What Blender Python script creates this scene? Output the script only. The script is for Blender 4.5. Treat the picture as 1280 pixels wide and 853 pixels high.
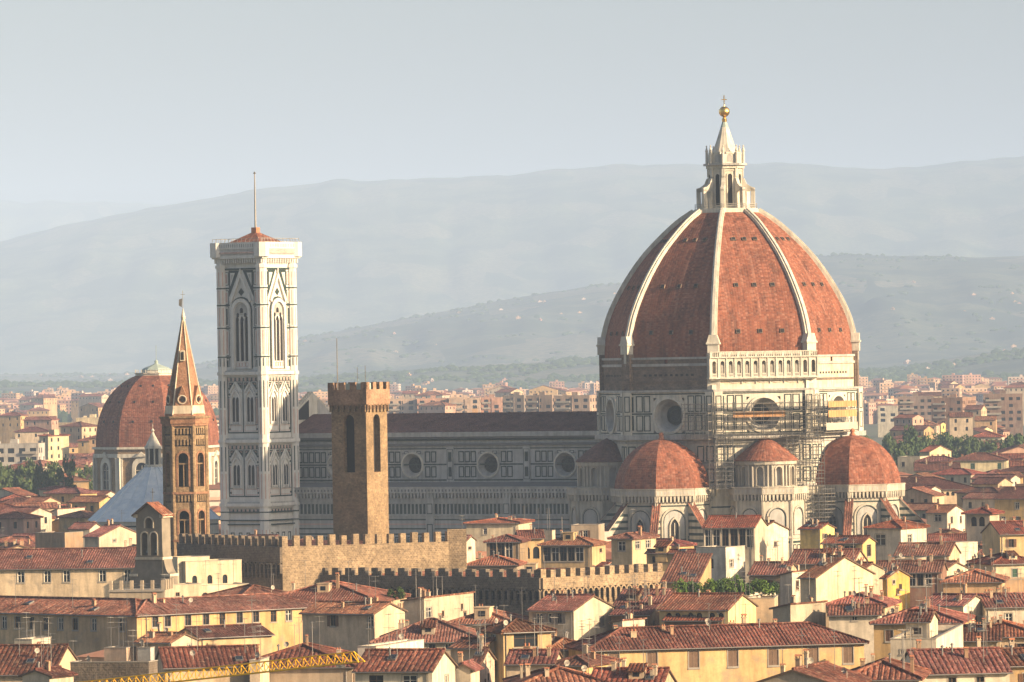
import bpy, math, random
from math import sin, cos, tan, pi, radians, sqrt, atan2
from mathutils import Vector, Matrix
random.seed(7)
for o in list(bpy.data.objects): bpy.data.objects.remove(o)
S = bpy.context.scene
# ------------------------------------------------------------------ camera, sky, sun, exposure
F = 7000.0; ROLL = radians(1.0); HOR = 20.5; CAMZ = 56.0        # focal length in px of a 1280 px wide frame
cam = bpy.data.cameras.new('camera'); cam.sensor_width = 36; cam.lens = 36*F/1280
cam.clip_start = 5; cam.clip_end = 60000
co = bpy.data.objects.new('camera', cam); S.collection.objects.link(co); S.camera = co
co.matrix_world = Matrix.Translation((0,0,CAMZ)) @ Matrix.Rotation(pi/2+HOR/F,4,'X') @ Matrix.Rotation(-ROLL,4,'Z')
SUN_AZ = radians(63); SUN_EL = radians(19)                      # azimuth measured to the right of the direction back to the camera
world = bpy.data.worlds.new('World'); S.world = world; world.use_nodes = True
wn = world.node_tree.nodes; wl = world.node_tree.links
sky = wn.new('ShaderNodeTexSky'); sky.sky_type = 'NISHITA'; sky.sun_disc = False
sky.sun_elevation = SUN_EL
sd = Vector((sin(SUN_AZ)*cos(SUN_EL), -cos(SUN_AZ)*cos(SUN_EL), sin(SUN_EL)))   # towards the sun
sky.sun_rotation = atan2(sd.x, sd.y); sky.altitude = 50; sky.air_density = 1.0; sky.dust_density = 4.0; sky.ozone_density = 1.2
bg = wn['Background']; wl.new(sky.outputs[0], bg.inputs[0]); bg.inputs[1].default_value = 0.06
sl = bpy.data.lights.new('sun', 'SUN'); sl.energy = 5.0; sl.angle = radians(0.5); sl.color = (1.0, 0.74, 0.46)
so = bpy.data.objects.new('sun', sl); S.collection.objects.link(so)
so.rotation_euler = (-sd).to_track_quat('-Z','Y').to_euler()
S.view_settings.view_transform = 'Standard'; S.view_settings.look = 'None'; S.view_settings.exposure = 1.3; S.view_settings.gamma = 1
S.render.engine = 'CYCLES'
S.cycles.max_bounces = 5; S.cycles.diffuse_bounces = 3; S.cycles.glossy_bounces = 2; S.cycles.volume_bounces = 1; S.cycles.transparent_max_bounces = 6
# ------------------------------------------------------------------ helpers
def ray(px, py):
    u = px-640; v = 426.5-py
    a = u*cos(ROLL)+v*sin(ROLL); b = -u*sin(ROLL)+v*cos(ROLL)
    return a/F, (b+HOR)/F
def at(px, py, D):
    q, h = ray(px, py); return Vector((q*D, D, CAMZ+h*D))
def proj(x, y, z):
    a = x/y*F; b = (z-CAMZ)/y*F-HOR
    u = a*cos(ROLL)-b*sin(ROLL); v = a*sin(ROLL)+b*cos(ROLL)
    return 640+u, 426.5-v
class PL:                                   # a vertical plane: origin, direction along it, outward normal
    def __init__(s, ox, oy, ang):           # ang: outward normal direction in degrees (0 = +x)
        a = radians(ang); s.o = (ox,oy); s.n = (cos(a),sin(a)); s.u = (-sin(a),cos(a))
    def p(s, u, z, d=0): return (s.o[0]+s.u[0]*u+s.n[0]*d, s.o[1]+s.u[1]*u+s.n[1]*d, z)
def outline(a,b,c,d,arch=0,n=5):
    if arch == 0: return [(a,c),(b,c),(b,d),(a,d)]
    w = b-a; m = (a+b)/2
    pts = [(a,c),(b,c)]
    if arch == 1:
        zs = d-w/2
        for i in range(2*n+1):
            t = pi*i/(2*n); pts.append((m+w/2*cos(t), zs+w/2*sin(t)))
    else:
        h = w*0.95; zs = d-h
        R = (h*h+w*w/4)/w                      # radius of each flank
        tm = math.asin(min(1,h/R))
        for i in range(n+1): t = tm*i/n; pts.append((b-R+R*cos(t), zs+R*sin(t)))
        for i in range(n-1,-1,-1): t = tm*i/n; pts.append((a+R-R*cos(t), zs+R*sin(t)))
    return pts
_rj=random.Random(5)
class MB:
    def __init__(s): s.v=[]; s.f=[]; s.m=[]; s.sm=[]
    def face(s, pts, mi=0, smooth=False):
        i = len(s.v); s.v += [tuple(p) for p in pts]; s.f.append(tuple(range(i,i+len(pts)))); s.m.append(mi); s.sm.append(smooth)
    def box(s, x0,x1,y0,y1,z0,z1, mi=0, bottom=True):
        A=[(x0,y0),(x1,y0),(x1,y1),(x0,y1)]; s.prism(A,z0,z1,mi,bottom)
    def prism(s, P, z0, z1, mi=0, bottom=True, top=True, P2=None):
        Q = P2 or P; n=len(P)
        for i in range(n):
            j=(i+1)%n; s.face([(*P[i],z0),(*P[j],z0),(*Q[j],z1),(*Q[i],z1)],mi)
        if top: s.face([(*p,z1) for p in Q],mi)
        if bottom: s.face([(*p,z0) for p in reversed(P)],mi)
    def pext(s, pl, pts, d0, d1, mi=0, me=None):      # polygon (u,z) extruded from depth d0 to d1 in front of the plane
        me = mi if me is None else me; n=len(pts)
        s.face([pl.p(u,z,d1) for u,z in pts],mi)
        for i in range(n):
            a=pts[i]; b=pts[(i+1)%n]; s.face([pl.p(a[0],a[1],d0),pl.p(b[0],b[1],d0),pl.p(b[0],b[1],d1),pl.p(a[0],a[1],d1)],me)
    def pb(s, pl, a,b,c,d, d0,d1, mi=0): s.pext(pl,[(a,c),(b,c),(b,d),(a,d)],d0,d1,mi)
    def frame(s, pl, a,b,c,d, w, d0,d1, mi=0):
        s.pb(pl,a,b,c,c+w,d0,d1,mi); s.pb(pl,a,b,d-w,d,d0,d1,mi); s.pb(pl,a,a+w,c+w,d-w,d0,d1,mi); s.pb(pl,b-w,b,c+w,d-w,d0,d1,mi)
    def ring(s, pl, A, B, d0, d1, mi=0):              # between two outlines with the same number of points
        n=len(A)
        for i in range(n):
            j=(i+1)%n
            s.face([pl.p(*A[i],d1),pl.p(*A[j],d1),pl.p(*B[j],d1),pl.p(*B[i],d1)],mi)
            s.face([pl.p(*A[i],d0),pl.p(*A[j],d0),pl.p(*A[j],d1),pl.p(*A[i],d1)],mi)
            s.face([pl.p(*B[i],d1),pl.p(*B[j],d1),pl.p(*B[j],d0),pl.p(*B[i],d0)],mi)
    def wall(s, pl, u0,u1,z0,z1, holes=(), depth=.25, mi=0, mr=None, back=None, d=0):
        mr = mi if mr is None else mr
        us=sorted({u0,u1,*[h[0] for h in holes],*[h[1] for h in holes]}); zs=sorted({z0,z1,*[h[2] for h in holes],*[h[3] for h in holes]})
        us=[u for u in us if u0-1e-6<=u<=u1+1e-6]; zs=[z for z in zs if z0-1e-6<=z<=z1+1e-6]
        for i in range(len(us)-1):
            k=0
            while k < len(zs)-1:
                um=(us[i]+us[i+1])/2; zm=(zs[k]+zs[k+1])/2
                if any(h[0]<um<h[1] and h[2]<zm<h[3] for h in holes): k+=1; continue
                k2=k+1
                while k2<len(zs)-1 and not any(h[0]<um<h[1] and h[2]<(zs[k2]+zs[k2+1])/2<h[3] for h in holes): k2+=1
                s.face([pl.p(us[i],zs[k],d),pl.p(us[i+1],zs[k],d),pl.p(us[i+1],zs[k2],d),pl.p(us[i],zs[k2],d)],mi); k=k2
        for h in holes:
            ar = h[4] if len(h)>4 else 0
            P = outline(*h[:4],ar); n=len(P)
            for i in range(n):
                a=P[i]; b=P[(i+1)%n]; s.face([pl.p(*a,d),pl.p(*a,d-depth),pl.p(*b,d-depth),pl.p(*b,d)],mr)
            if ar:
                m=(h[0]+h[1])/2
                R=[p for p in P[2:] if p[0]>=m-1e-6]; L=[p for p in P[2:] if p[0]<=m+1e-6]
                for i in range(len(R)-1): s.face([pl.p(h[1],h[3],d),pl.p(*R[i+1],d),pl.p(*R[i],d)],mi)
                for i in range(len(L)-1): s.face([pl.p(h[0],h[3],d),pl.p(*L[i+1],d),pl.p(*L[i],d)],mi)
            if back is not None: s.face([pl.p(*p,d-depth) for p in P],back)
    def tube(s, p, q, r, n=6, mi=0, r2=None):
        p=Vector(p); q=Vector(q); d=(q-p).normalized(); a=d.orthogonal().normalized(); b=d.cross(a); r2=r if r2 is None else r2
        A=[p+a*cos(2*pi*i/n)*r+b*sin(2*pi*i/n)*r for i in range(n)]; B=[q+a*cos(2*pi*i/n)*r2+b*sin(2*pi*i/n)*r2 for i in range(n)]
        for i in range(n):
            j=(i+1)%n; s.face([A[i],A[j],B[j],B[i]],mi,n>5)
        s.face(A[::-1],mi); s.face(B,mi)
    def lathe(s, prof, n=16, ph=0, cx=0, cy=0, mi=0, smooth=False, cap=True, a0=0, a1=360):
        full = a1-a0>=360
        ang=[radians(ph+a0+(a1-a0)*i/n) for i in range(n+1)]
        for k in range(len(prof)-1):
            r0,z0=prof[k]; r1,z1=prof[k+1]
            for i in range(n):
                A=ang[i]; B=ang[i+1]
                pts=[(cx+r0*cos(A),cy+r0*sin(A),z0),(cx+r0*cos(B),cy+r0*sin(B),z0)]
                if r1>1e-4: pts += [(cx+r1*cos(B),cy+r1*sin(B),z1),(cx+r1*cos(A),cy+r1*sin(A),z1)]
                else: pts += [(cx,cy,z1)]
                if r0<=1e-4: pts=[(cx,cy,z0)]+pts[2:]
                s.face(pts,mi,smooth)
        if cap and full and prof[-1][0]>1e-4: s.face([(cx+prof[-1][0]*cos(a),cy+prof[-1][0]*sin(a),prof[-1][1]) for a in ang[:-1]],mi)
    def corr(s, P, per=.5, h=.085, mi=0, th=.2, mu=1):  # a roof plane of half-round tiles: polygon P, corrugated across the slope
        P=[Vector(p) for p in P]; n=(P[1]-P[0]).cross(P[2]-P[0])
        if n.length<1e-6: n=(P[2]-P[0]).cross(P[-1]-P[0])
        n.normalize()
        if n.z<0: n=-n
        u=Vector((0,0,1)).cross(n)
        if u.length<1e-4: u=Vector((1,0,0))
        u.normalize(); v=n.cross(u)
        uv=[((p-P[0]).dot(u),(p-P[0]).dot(v)) for p in P]; N=len(uv)
        def rng(t):
            r=[]
            for i in range(N):
                a=uv[i]; b=uv[(i+1)%N]
                if min(a[0],b[0])-1e-6<=t<=max(a[0],b[0])+1e-6:
                    if abs(a[0]-b[0])<1e-6: r+=[a[1],b[1]]
                    else: r.append(a[1]+(b[1]-a[1])*(t-a[0])/(b[0]-a[0]))
            return (min(r),max(r)) if r else (0,0)
        lo=min(q[0] for q in uv); hi=max(q[0] for q in uv); cuts=sorted({round(q[0],5) for q in uv})
        if per:
            k=max(1,int((hi-lo)/per)); pat=[0,.8,1,.8]; T=[(lo+(hi-lo)*(i+j/4)/k, pat[j]*h) for i in range(k) for j in range(4)]+[(hi,0)]
            for c in cuts[1:-1]: T.append((c,h*.3))
            T.sort()
        else: T=[(c,0) for c in cuts]
        T=[(t,hh,*rng(t)) for t,hh in T]
        if per:
            jj={}; T2=[]
            for t,hh,r0,r1 in T:
                c_=int((t-lo)/(hi-lo)*k); j=jj.setdefault(c_,(_rj.uniform(-.07,.07),_rj.uniform(.55,1.25))); T2.append((t,hh*j[1],r0+j[0] if r1-r0>.6 and lo+.05<t<hi-.05 else r0,r1))
            T=[(t,hh-.10*sin(pi*(t-lo)/(hi-lo))*min(1,(hi-lo)/12),r0,r1) for t,hh,r0,r1 in T2]
        O=P[0]
        for A,B in zip(T,T[1:]):
            if B[0]-A[0]<1e-4: continue
            q=[O+u*A[0]+v*A[2]+n*A[1],O+u*B[0]+v*B[2]+n*B[1]]
            if B[3]-B[2]>1e-4: q.append(O+u*B[0]+v*B[3]+n*B[1])
            if A[3]-A[2]>1e-4: q.append(O+u*A[0]+v*A[3]+n*A[1])
            if len(q)>2: s.face(q,mi)
        if th:
            D=[p-Vector((0,0,th)) for p in P]; s.face(D[::-1],mu)
            for i in range(len(P)):
                j=(i+1)%len(P); s.face([D[i],D[j],P[j],P[i]],mi if i==0 else mu)
    def build(s, name, mats, parent=None, loc=None, color=None):
        me=mesh(s,name,mats); return link(name,me,parent,loc,color)
def mesh(s, name, mats):
    me=bpy.data.meshes.new(name); me.from_pydata(s.v,[],s.f)
    if not isinstance(mats,(list,tuple)): mats=[mats]
    for m in mats: me.materials.append(m)
    me.polygons.foreach_set('material_index',s.m); me.polygons.foreach_set('use_smooth',s.sm)
    uv=me.uv_layers.new(name='UVMap'); buf=[]
    for p in me.polygons:
        n=p.normal; u=Vector((-n.y,n.x,0))
        if u.length<.02: u=Vector((1,0,0))
        u.normalize(); v=n.cross(u)
        for vi in p.vertices:
            c=Vector(s.v[vi]); buf += [c.dot(u),c.dot(v)]
    uv.data.foreach_set('uv',buf); me.update(); return me
def link(name, me, parent=None, loc=None, color=None, rz=0):
    o=bpy.data.objects.new(name,me); S.collection.objects.link(o)
    if parent is not None: o.parent=parent
    if loc is not None: o.location=loc
    if rz: o.rotation_euler.z=rz
    if color is not None: o.color=(*color,1)
    elif parent is not None: o.color=parent.color
    return o
def tag(o, label=None, cat=None, group=None, kind=None):
    if label: o['label']=label
    if cat: o['category']=cat
    if group: o['group']=group
    if kind: o['kind']=kind
    return o
def empty(name, loc, rz=0, label=None, cat=None, group=None, color=None):
    o=bpy.data.objects.new(name,None); S.collection.objects.link(o); o.location=loc; o.rotation_euler.z=rz
    if color: o.color=(*color,1)
    return tag(o,label,cat,group)
def copy_tree(o, parent=None):
    c=o.copy(); S.collection.objects.link(c)
    if parent is not None: c.parent=parent
    for ch in list(o.children): copy_tree(ch,c)
    return c
def ngon(r, n, ph=0, cx=0, cy=0): return [(cx+r*cos(radians(ph+360*i/n)),cy+r*sin(radians(ph+360*i/n))) for i in range(n)]
# ------------------------------------------------------------------ materials
class NT:
    def __init__(s, name, rough=.85, metal=0):
        s.m=bpy.data.materials.new(name); s.m.use_nodes=True; s.n=s.m.node_tree.nodes; s.l=s.m.node_tree.links
        s.b=s.n['Principled BSDF']; s.b.inputs['Roughness'].default_value=rough; s.b.inputs['Metallic'].default_value=metal
        s.b.inputs['Specular IOR Level'].default_value=.25
        s.geo=s.n.new('ShaderNodeNewGeometry').outputs['Position']
    def N(s, t, **k):
        n=s.n.new('ShaderNode'+t)
        for a,b in k.items(): setattr(n,a,b)
        return n
    def noise(s, scale, vec=None, detail=4, sx=None):
        n=s.N('TexNoise'); n.inputs['Scale'].default_value=scale; n.inputs['Detail'].default_value=detail; n.inputs['Roughness'].default_value=.6
        v = vec or s.geo
        if sx:
            mp=s.N('Mapping'); mp.inputs['Scale'].default_value=sx; s.l.new(v,mp.inputs[0]); v=mp.outputs[0]
        s.l.new(v,n.inputs['Vector']); return n.outputs[0]
    def ramp(s, fac, *stops):
        r=s.N('ValToRGB'); el=r.color_ramp.elements
        while len(el)<len(stops): el.new(.5)
        for e,(p,c) in zip(el,stops): e.position=p; e.color=(c,c,c,1) if not isinstance(c,tuple) else (*c,1)
        s.l.new(fac,r.inputs[0]); return r.outputs[0]
    def mix(s, fac, a, b, mode='MIX'):
        m=s.N('Mix',data_type='RGBA',blend_type=mode); 
        for i,x in ((0,fac),(6,a),(7,b)):
            if isinstance(x,(int,float)): m.inputs[i].default_value=x
            elif isinstance(x,tuple): m.inputs[i].default_value=(*x,1)
            else: s.l.new(x,m.inputs[i])
        return m.outputs[2]
    def math(s, op, a, b=None):
        m=s.N('Math',operation=op)
        for i,x in ((0,a),(1,b)):
            if x is None: continue
            if isinstance(x,(int,float)): m.inputs[i].default_value=x
            else: s.l.new(x,m.inputs[i])
        return m.outputs[0]
    def col(s, c):
        if isinstance(c,tuple): s.b.inputs['Base Color'].default_value=(*c,1)
        else: s.l.new(c,s.b.inputs['Base Color'])
        return s
    def bump(s, h, dist=.05, st=.6):
        b=s.N('Bump'); b.inputs['Distance'].default_value=dist; b.inputs['Strength'].default_value=st
        s.l.new(h,b.inputs['Height']); s.l.new(b.outputs[0],s.b.inputs['Normal']); return s
    def objcol(s): return s.N('ObjectInfo').outputs['Color']
    def uv(s): return s.N('UVMap').outputs[0]
def simple(name, c, rough=.8, metal=0, var=.18, scale=.6):
    t=NT(name,rough,metal)
    v=t.ramp(t.noise(scale),(.25,1-var),(.75,1+var*.6)); t.col(t.mix(1.0,c,v,'MULTIPLY')); return t.m
M={}
def mk_plaster():
    t=NT('plaster',.92)
    a=t.ramp(t.noise(.16,detail=6),(.33,.70),(.62,1.06))
    b=t.ramp(t.noise(1.1,sx=(1,1,.16)),(.36,.72),(.58,1.03))
    c=t.ramp(t.noise(3.5),(.3,.9),(.7,1.07))
    k=t.mix(1.0,t.objcol(),(.86,.83,.78),'MULTIPLY'); k=t.mix(1.0,k,a,'MULTIPLY'); k=t.mix(.9,k,b,'MULTIPLY'); k=t.mix(1.0,k,c,'MULTIPLY')
    st=t.ramp(t.noise(.45,detail=9),(.52,0.0),(.68,.55)); k=t.mix(st,k,(.25,.22,.18))
    pt=t.ramp(t.noise(.8,detail=5),(.66,0.0),(.70,.5)); k=t.mix(pt,k,(.34,.23,.15))
    t.col(k); t.bump(t.noise(6),.03,.3); M['plaster']=t.m
mk_plaster()
def mk_tiles(name, cols, objc=True, sx=2.4, sy=2.6):
    t=NT(name,.88)
    mp=t.N('Mapping'); mp.inputs['Scale'].default_value=(sx,sy,1); t.l.new(t.uv(),mp.inputs[0])
    fl=t.N('VectorMath',operation='FLOOR'); t.l.new(mp.outputs[0],fl.inputs[0])
    wnz=t.N('TexWhiteNoise'); t.l.new(fl.outputs[0],wnz.inputs['Vector'])
    n=len(cols); r=t.ramp(wnz.outputs[0],*[((i+.5)/n,c) for i,c in enumerate(cols)])
    big=t.ramp(t.noise(.22,detail=6),(.36,.5 if objc else .8),(.64,1.2 if objc else 1.08)); k=t.mix(1.0,r,big,'MULTIPLY')
    mid=t.ramp(t.noise(1.3,detail=3),(.35,.8),(.68,1.15)); k=t.mix(1.0,k,mid,'MULTIPLY')
    if objc: k=t.mix(1.0,k,t.objcol(),'MULTIPLY')
    cs=t.N('SeparateXYZ'); t.l.new(fl.outputs[0],cs.inputs[0]); wc=t.N('TexWhiteNoise',noise_dimensions='1D'); t.l.new(cs.outputs[0],wc.inputs['W'])
    if objc: k=t.mix(1.0,k,t.ramp(wc.outputs[0],(0,.68),(1,1.22)),'MULTIPLY')
    else: k=t.mix(1.0,k,t.ramp(t.noise(.5,sx=(1,1,.06),detail=5),(.34,.62),(.5,1.05)),'MULTIPLY')
    lich=t.ramp(t.noise(1.7,detail=8),(.56,0.0),(.68,.5 if objc else .22)); k=t.mix(lich,k,(.30,.22,.16))
    if objc: dk=t.ramp(t.noise(1.5,detail=8),(.58,0.0),(.70,.5)); k=t.mix(dk,k,(.09,.05,.04))
    t.col(k)
    sp=t.N('SeparateXYZ'); t.l.new(mp.outputs[0],sp.inputs[0])
    fr=t.math('FRACT',sp.outputs[1]); fx=t.math('FRACT',sp.outputs[0]); fx=t.math('ABSOLUTE',t.math('SUBTRACT',fx,.5))
    h=t.math('SUBTRACT',fr,fx); t.bump(h,.08,.8); M[name]=t.m
mk_tiles('tiles',[(.20,.068,.040),(.27,.098,.056),(.135,.050,.036),(.35,.18,.12),(.235,.082,.047)])
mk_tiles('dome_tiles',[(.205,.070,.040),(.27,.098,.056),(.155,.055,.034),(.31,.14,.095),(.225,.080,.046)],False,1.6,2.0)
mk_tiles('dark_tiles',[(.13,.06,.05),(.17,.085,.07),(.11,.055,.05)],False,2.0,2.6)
def marble(name, c1, c2, sc=.5, dark=.6):
    t=NT(name,.6)
    a=t.mix(t.ramp(t.noise(sc,detail=6),(.35,0.0),(.65,1.0)),c1,c2)
    s_=t.ramp(t.noise(1.2,sx=(1,1,.12),detail=5),(.3,dark),(.58,1.04)); k=t.mix(.8,a,s_,'MULTIPLY')
    t.col(k); M[name]=t.m
marble('white_marble',(.52,.48,.40),(.62,.585,.50))
marble('clean_marble',(.60,.58,.54),(.68,.66,.62),.5,.8)
marble('apse_marble',(.38,.34,.28),(.50,.46,.38),.35,.6)
marble('grey_marble',(.33,.32,.30),(.46,.44,.41),.3)
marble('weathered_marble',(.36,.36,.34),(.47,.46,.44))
marble('green_marble',(.015,.03,.026),(.03,.055,.048))
marble('pink_marble',(.50,.33,.28),(.60,.43,.37))
marble('cream_stone',(.50,.42,.30),(.64,.56,.44))
def masonry(name, c1, c2, mort, bw=.55, bh=.28):
    t=NT(name,.95)
    br=t.N('TexBrick'); br.inputs['Scale'].default_value=1; br.inputs['Brick Width'].default_value=bw; br.inputs['Row Height'].default_value=bh
    br.inputs['Mortar Size'].default_value=.03; br.inputs['Color1'].default_value=(*c1,1); br.inputs['Color2'].default_value=(*c2,1); br.inputs['Mortar'].default_value=(*mort,1)
    t.l.new(t.uv(),br.inputs['Vector'])
    k=t.mix(1.0,br.outputs[0],t.ramp(t.noise(.35,detail=7),(.3,.65),(.68,1.2)),'MULTIPLY')
    k=t.mix(1.0,k,t.ramp(t.noise(2.2,detail=4),(.3,.7),(.68,1.2)),'MULTIPLY')
    t.col(k); t.bump(t.noise(2.5),.12,.8); M[name]=t.m
masonry('brown_stone',(.21,.14,.08),(.30,.21,.12),(.22,.16,.10))
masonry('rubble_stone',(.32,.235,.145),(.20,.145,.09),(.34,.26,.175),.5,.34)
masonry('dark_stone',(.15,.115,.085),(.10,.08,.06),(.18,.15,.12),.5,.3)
masonry('red_brick',(.255,.115,.065),(.32,.155,.09),(.28,.18,.115),.5,.15)
masonry('tan_brick',(.27,.15,.09),(.34,.20,.125),(.28,.19,.13),.5,.15)
masonry('raw_brick',(.22,.16,.115),(.155,.115,.09),(.20,.16,.13),1.3,.5)
M['glass']=simple('window_glass',(.02,.024,.03),.15,0,.3,.5)
M['void']=simple('dark_interior_shade',(.022,.02,.02),.95)  # near-black for openings, also painted as shade between brackets
M['wood']=simple('eave_wood',(.11,.07,.045))
M['grey_trim']=simple('grey_stone_trim',(.30,.27,.23))
M['white_paint']=simple('white_paint',(.72,.68,.60),.6)
M['concrete']=simple('concrete',(.42,.38,.32),.9)
M['gold']=simple('gilded_copper',(.95,.60,.20),.28,1,.05)
M['copper']=simple('verdigris_copper',(.33,.40,.36),.6)
M['lead']=None
t=NT('pale_marble_roof',.55); k=t.mix(t.ramp(t.noise(.5,detail=8),(.35,0.0),(.66,1.0)),(.50,.57,.63),(.70,.73,.74))
k=t.mix(t.ramp(t.noise(.8,sx=(.3,.3,1.6)),(.52,0.0),(.7,.5)),k,(.40,.45,.50)); t.col(k); M['lead']=t.m
M['metal']=simple('dull_metal',(.22,.21,.20),.5,.6)
M['steel']=simple('galvanised_steel',(.17,.17,.17),.45,.4)
M['yellow_paint']=simple('yellow_crane_paint',(.92,.52,.02),.5,0,.15)
M['red']=simple('faded_red',(.50,.07,.05))
M['terracotta']=simple('terracotta_clay',(.42,.17,.09))
M['board']=simple('orange_boards',(.50,.27,.12),.8,0,.25)
M['plank']=simple('scaffold_planks',(.30,.25,.19))
M['objpaint']=(lambda t: t.col(t.mix(1.0,t.objcol(),t.ramp(t.noise(2),(.3,.8),(.7,1.1)),'MULTIPLY')).m)(NT('shutter_paint',.7))
t=NT('ground_earth',.95); t.col(t.mix(t.ramp(t.noise(.02,detail=8),(.35,0.0),(.65,1.0)),(.13,.115,.095),(.10,.13,.06))); M['ground']=t.m
# ------------------------------------------------------------------ the setting: ground, hills, haze
g=MB(); g.face([(-9000,-300,0),(9000,-300,0),(9000,37000,0),(-9000,37000,0)]); tag(g.build('ground',M['ground']),kind='structure')
def hash2(i,j):
    n=(i*374761393+j*668265263)&0xffffffff; n=((n^(n>>13))*1274126177)&0xffffffff; return (n&0xffff)/65535
def vn(x,y):
    i=math.floor(x); j=math.floor(y); a=x-i; b=y-j; a=a*a*(3-2*a); b=b*b*(3-2*b)
    return (hash2(i,j)*(1-a)+hash2(i+1,j)*a)*(1-b)+(hash2(i,j+1)*(1-a)+hash2(i+1,j+1)*a)*b
def fbm(x,y,o=4): return sum(vn(x*2**k+k*17,y*2**k+k*31)/2**k for k in range(o))/(2-2**(1-o))
def lerp(T,x):
    if x<=T[0][0]: return T[0][1]
    for (a,b),(c,d) in zip(T,T[1:]):
        if x<=c: return b+(d-b)*(x-a)/(c-a)
    return T[-1][1]
HILLS=[]
def hillz(prof,Dc,front,back,x,y):
    px=640+x/Dc*F; k=ray(px,sum(lerp(prof,px+q) for q in (-70,-45,-20,0,20,45,70))/7)[1]*Dc+CAMZ     # height of the crest at this bearing
    t=(y-Dc)/(front if y<Dc else back); f=max(0,1-abs(t)); f=f*f*(3-2*f)
    n=fbm(x/420+Dc,y/600,5)-.5; m=fbm(x/130+Dc,y/1500,4)-.5
    return max(-3, k*f*(1+.35*n*(1-f)) + (80*n+65*m)*(1-abs(2*f-1))*min(1,k/150) + (fbm(x/150,Dc,4)-.5)*k*.035*f -3*(1-f))
def hill(name,prof,Dc,front,back,nx,ny,mat,w=1.35):
    b=MB(); half=Dc*640/F*w; P=[]
    for j in range(ny+1):
        y=Dc-front+(front+back)*j/ny
        P.append([(-half+2*half*i/nx, y, 0) for i in range(nx+1)])
    V=[[(x,y,hillz(prof,Dc,front,back,x,y)) for x,y,_ in r] for r in P]
    me=bpy.data.meshes.new(name); vs=[v for r in V for v in r]; W=nx+1
    me.from_pydata(vs,[],[(j*W+i,j*W+i+1,(j+1)*W+i+1,(j+1)*W+i) for j in range(ny) for i in range(nx)])
    me.materials.append(mat); me.polygons.foreach_set('use_smooth',[True]*len(me.polygons))
    HILLS.append((prof,Dc,front,back)); return tag(link(name,me),kind='structure')
def hillmat(name,a,b,c):
    t=NT(name,1); k=t.mix(t.ramp(t.noise(.0035,detail=9),(.44,0.0),(.56,1.0)),a,b)
    vo=t.N('TexVoronoi'); vo.inputs['Scale'].default_value=.006; mp=t.N('Mapping'); mp.inputs['Scale'].default_value=(1,.5,1); t.l.new(t.geo,mp.inputs[0]); t.l.new(mp.outputs[0],vo.inputs['Vector'])
    sc=t.N('SeparateColor'); t.l.new(vo.outputs['Color'],sc.inputs[0])
    k=t.mix(t.ramp(sc.outputs[0],(.72,0.0),(.78,.8)),k,c)
    sp=t.ramp(t.noise(.05,detail=3),(.42,0.0),(.55,1.0)); k=t.mix(t.math('MULTIPLY',sp,.6),k,a); t.col(k); return t.m
HM1=hillmat('far_hill_cover',(.035,.06,.035),(.13,.15,.08),(.19,.18,.11)); HM2=hillmat('near_hill_cover',(.035,.055,.04),(.11,.125,.08),(.18,.17,.125))
hill('hills',[(-200,330),(0,306),(150,268),(300,242),(420,226),(560,225),(700,213),(860,205),(960,206),(1130,213),(1280,195),(1500,190)],25000,6800,4800,260,60,HM1)
hill('hills',[(-200,250),(0,252),(200,254),(330,264),(470,300),(1500,420)],33000,3500,3500,160,30,HM1)
hill('hills',[(-200,470),(230,466),(320,440),(400,418),(500,400),(600,382),(700,363),(800,352),(900,338),(1000,320),(1100,319),(1200,324),(1280,322),(1500,310)],16000,4800,3800,260,70,HM2)
hill('hills',[(-200,480),(360,478),(500,462),(640,455),(900,440),(1080,470),(1180,452),(1280,434),(1500,420)],10500,2600,2600,240,50,HM2)
hz=MB(); hz.box(-9500,9500,-310,37500,-1,1250)
t=NT('haze'); t.m.node_tree.nodes.remove(t.b); vp=t.N('VolumePrincipled'); vp.inputs['Color'].default_value=(.505,.68,1.0,1); vp.inputs['Density'].default_value=HAZE_D if 'HAZE_D' in globals() else 6.2e-5; vp.inputs['Anisotropy'].default_value=-.3
t.l.new(vp.outputs[0],[n for n in t.n if n.type=='OUTPUT_MATERIAL'][0].inputs['Volume'])
tag(hz.build('haze',t.m),kind='stuff')
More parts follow.
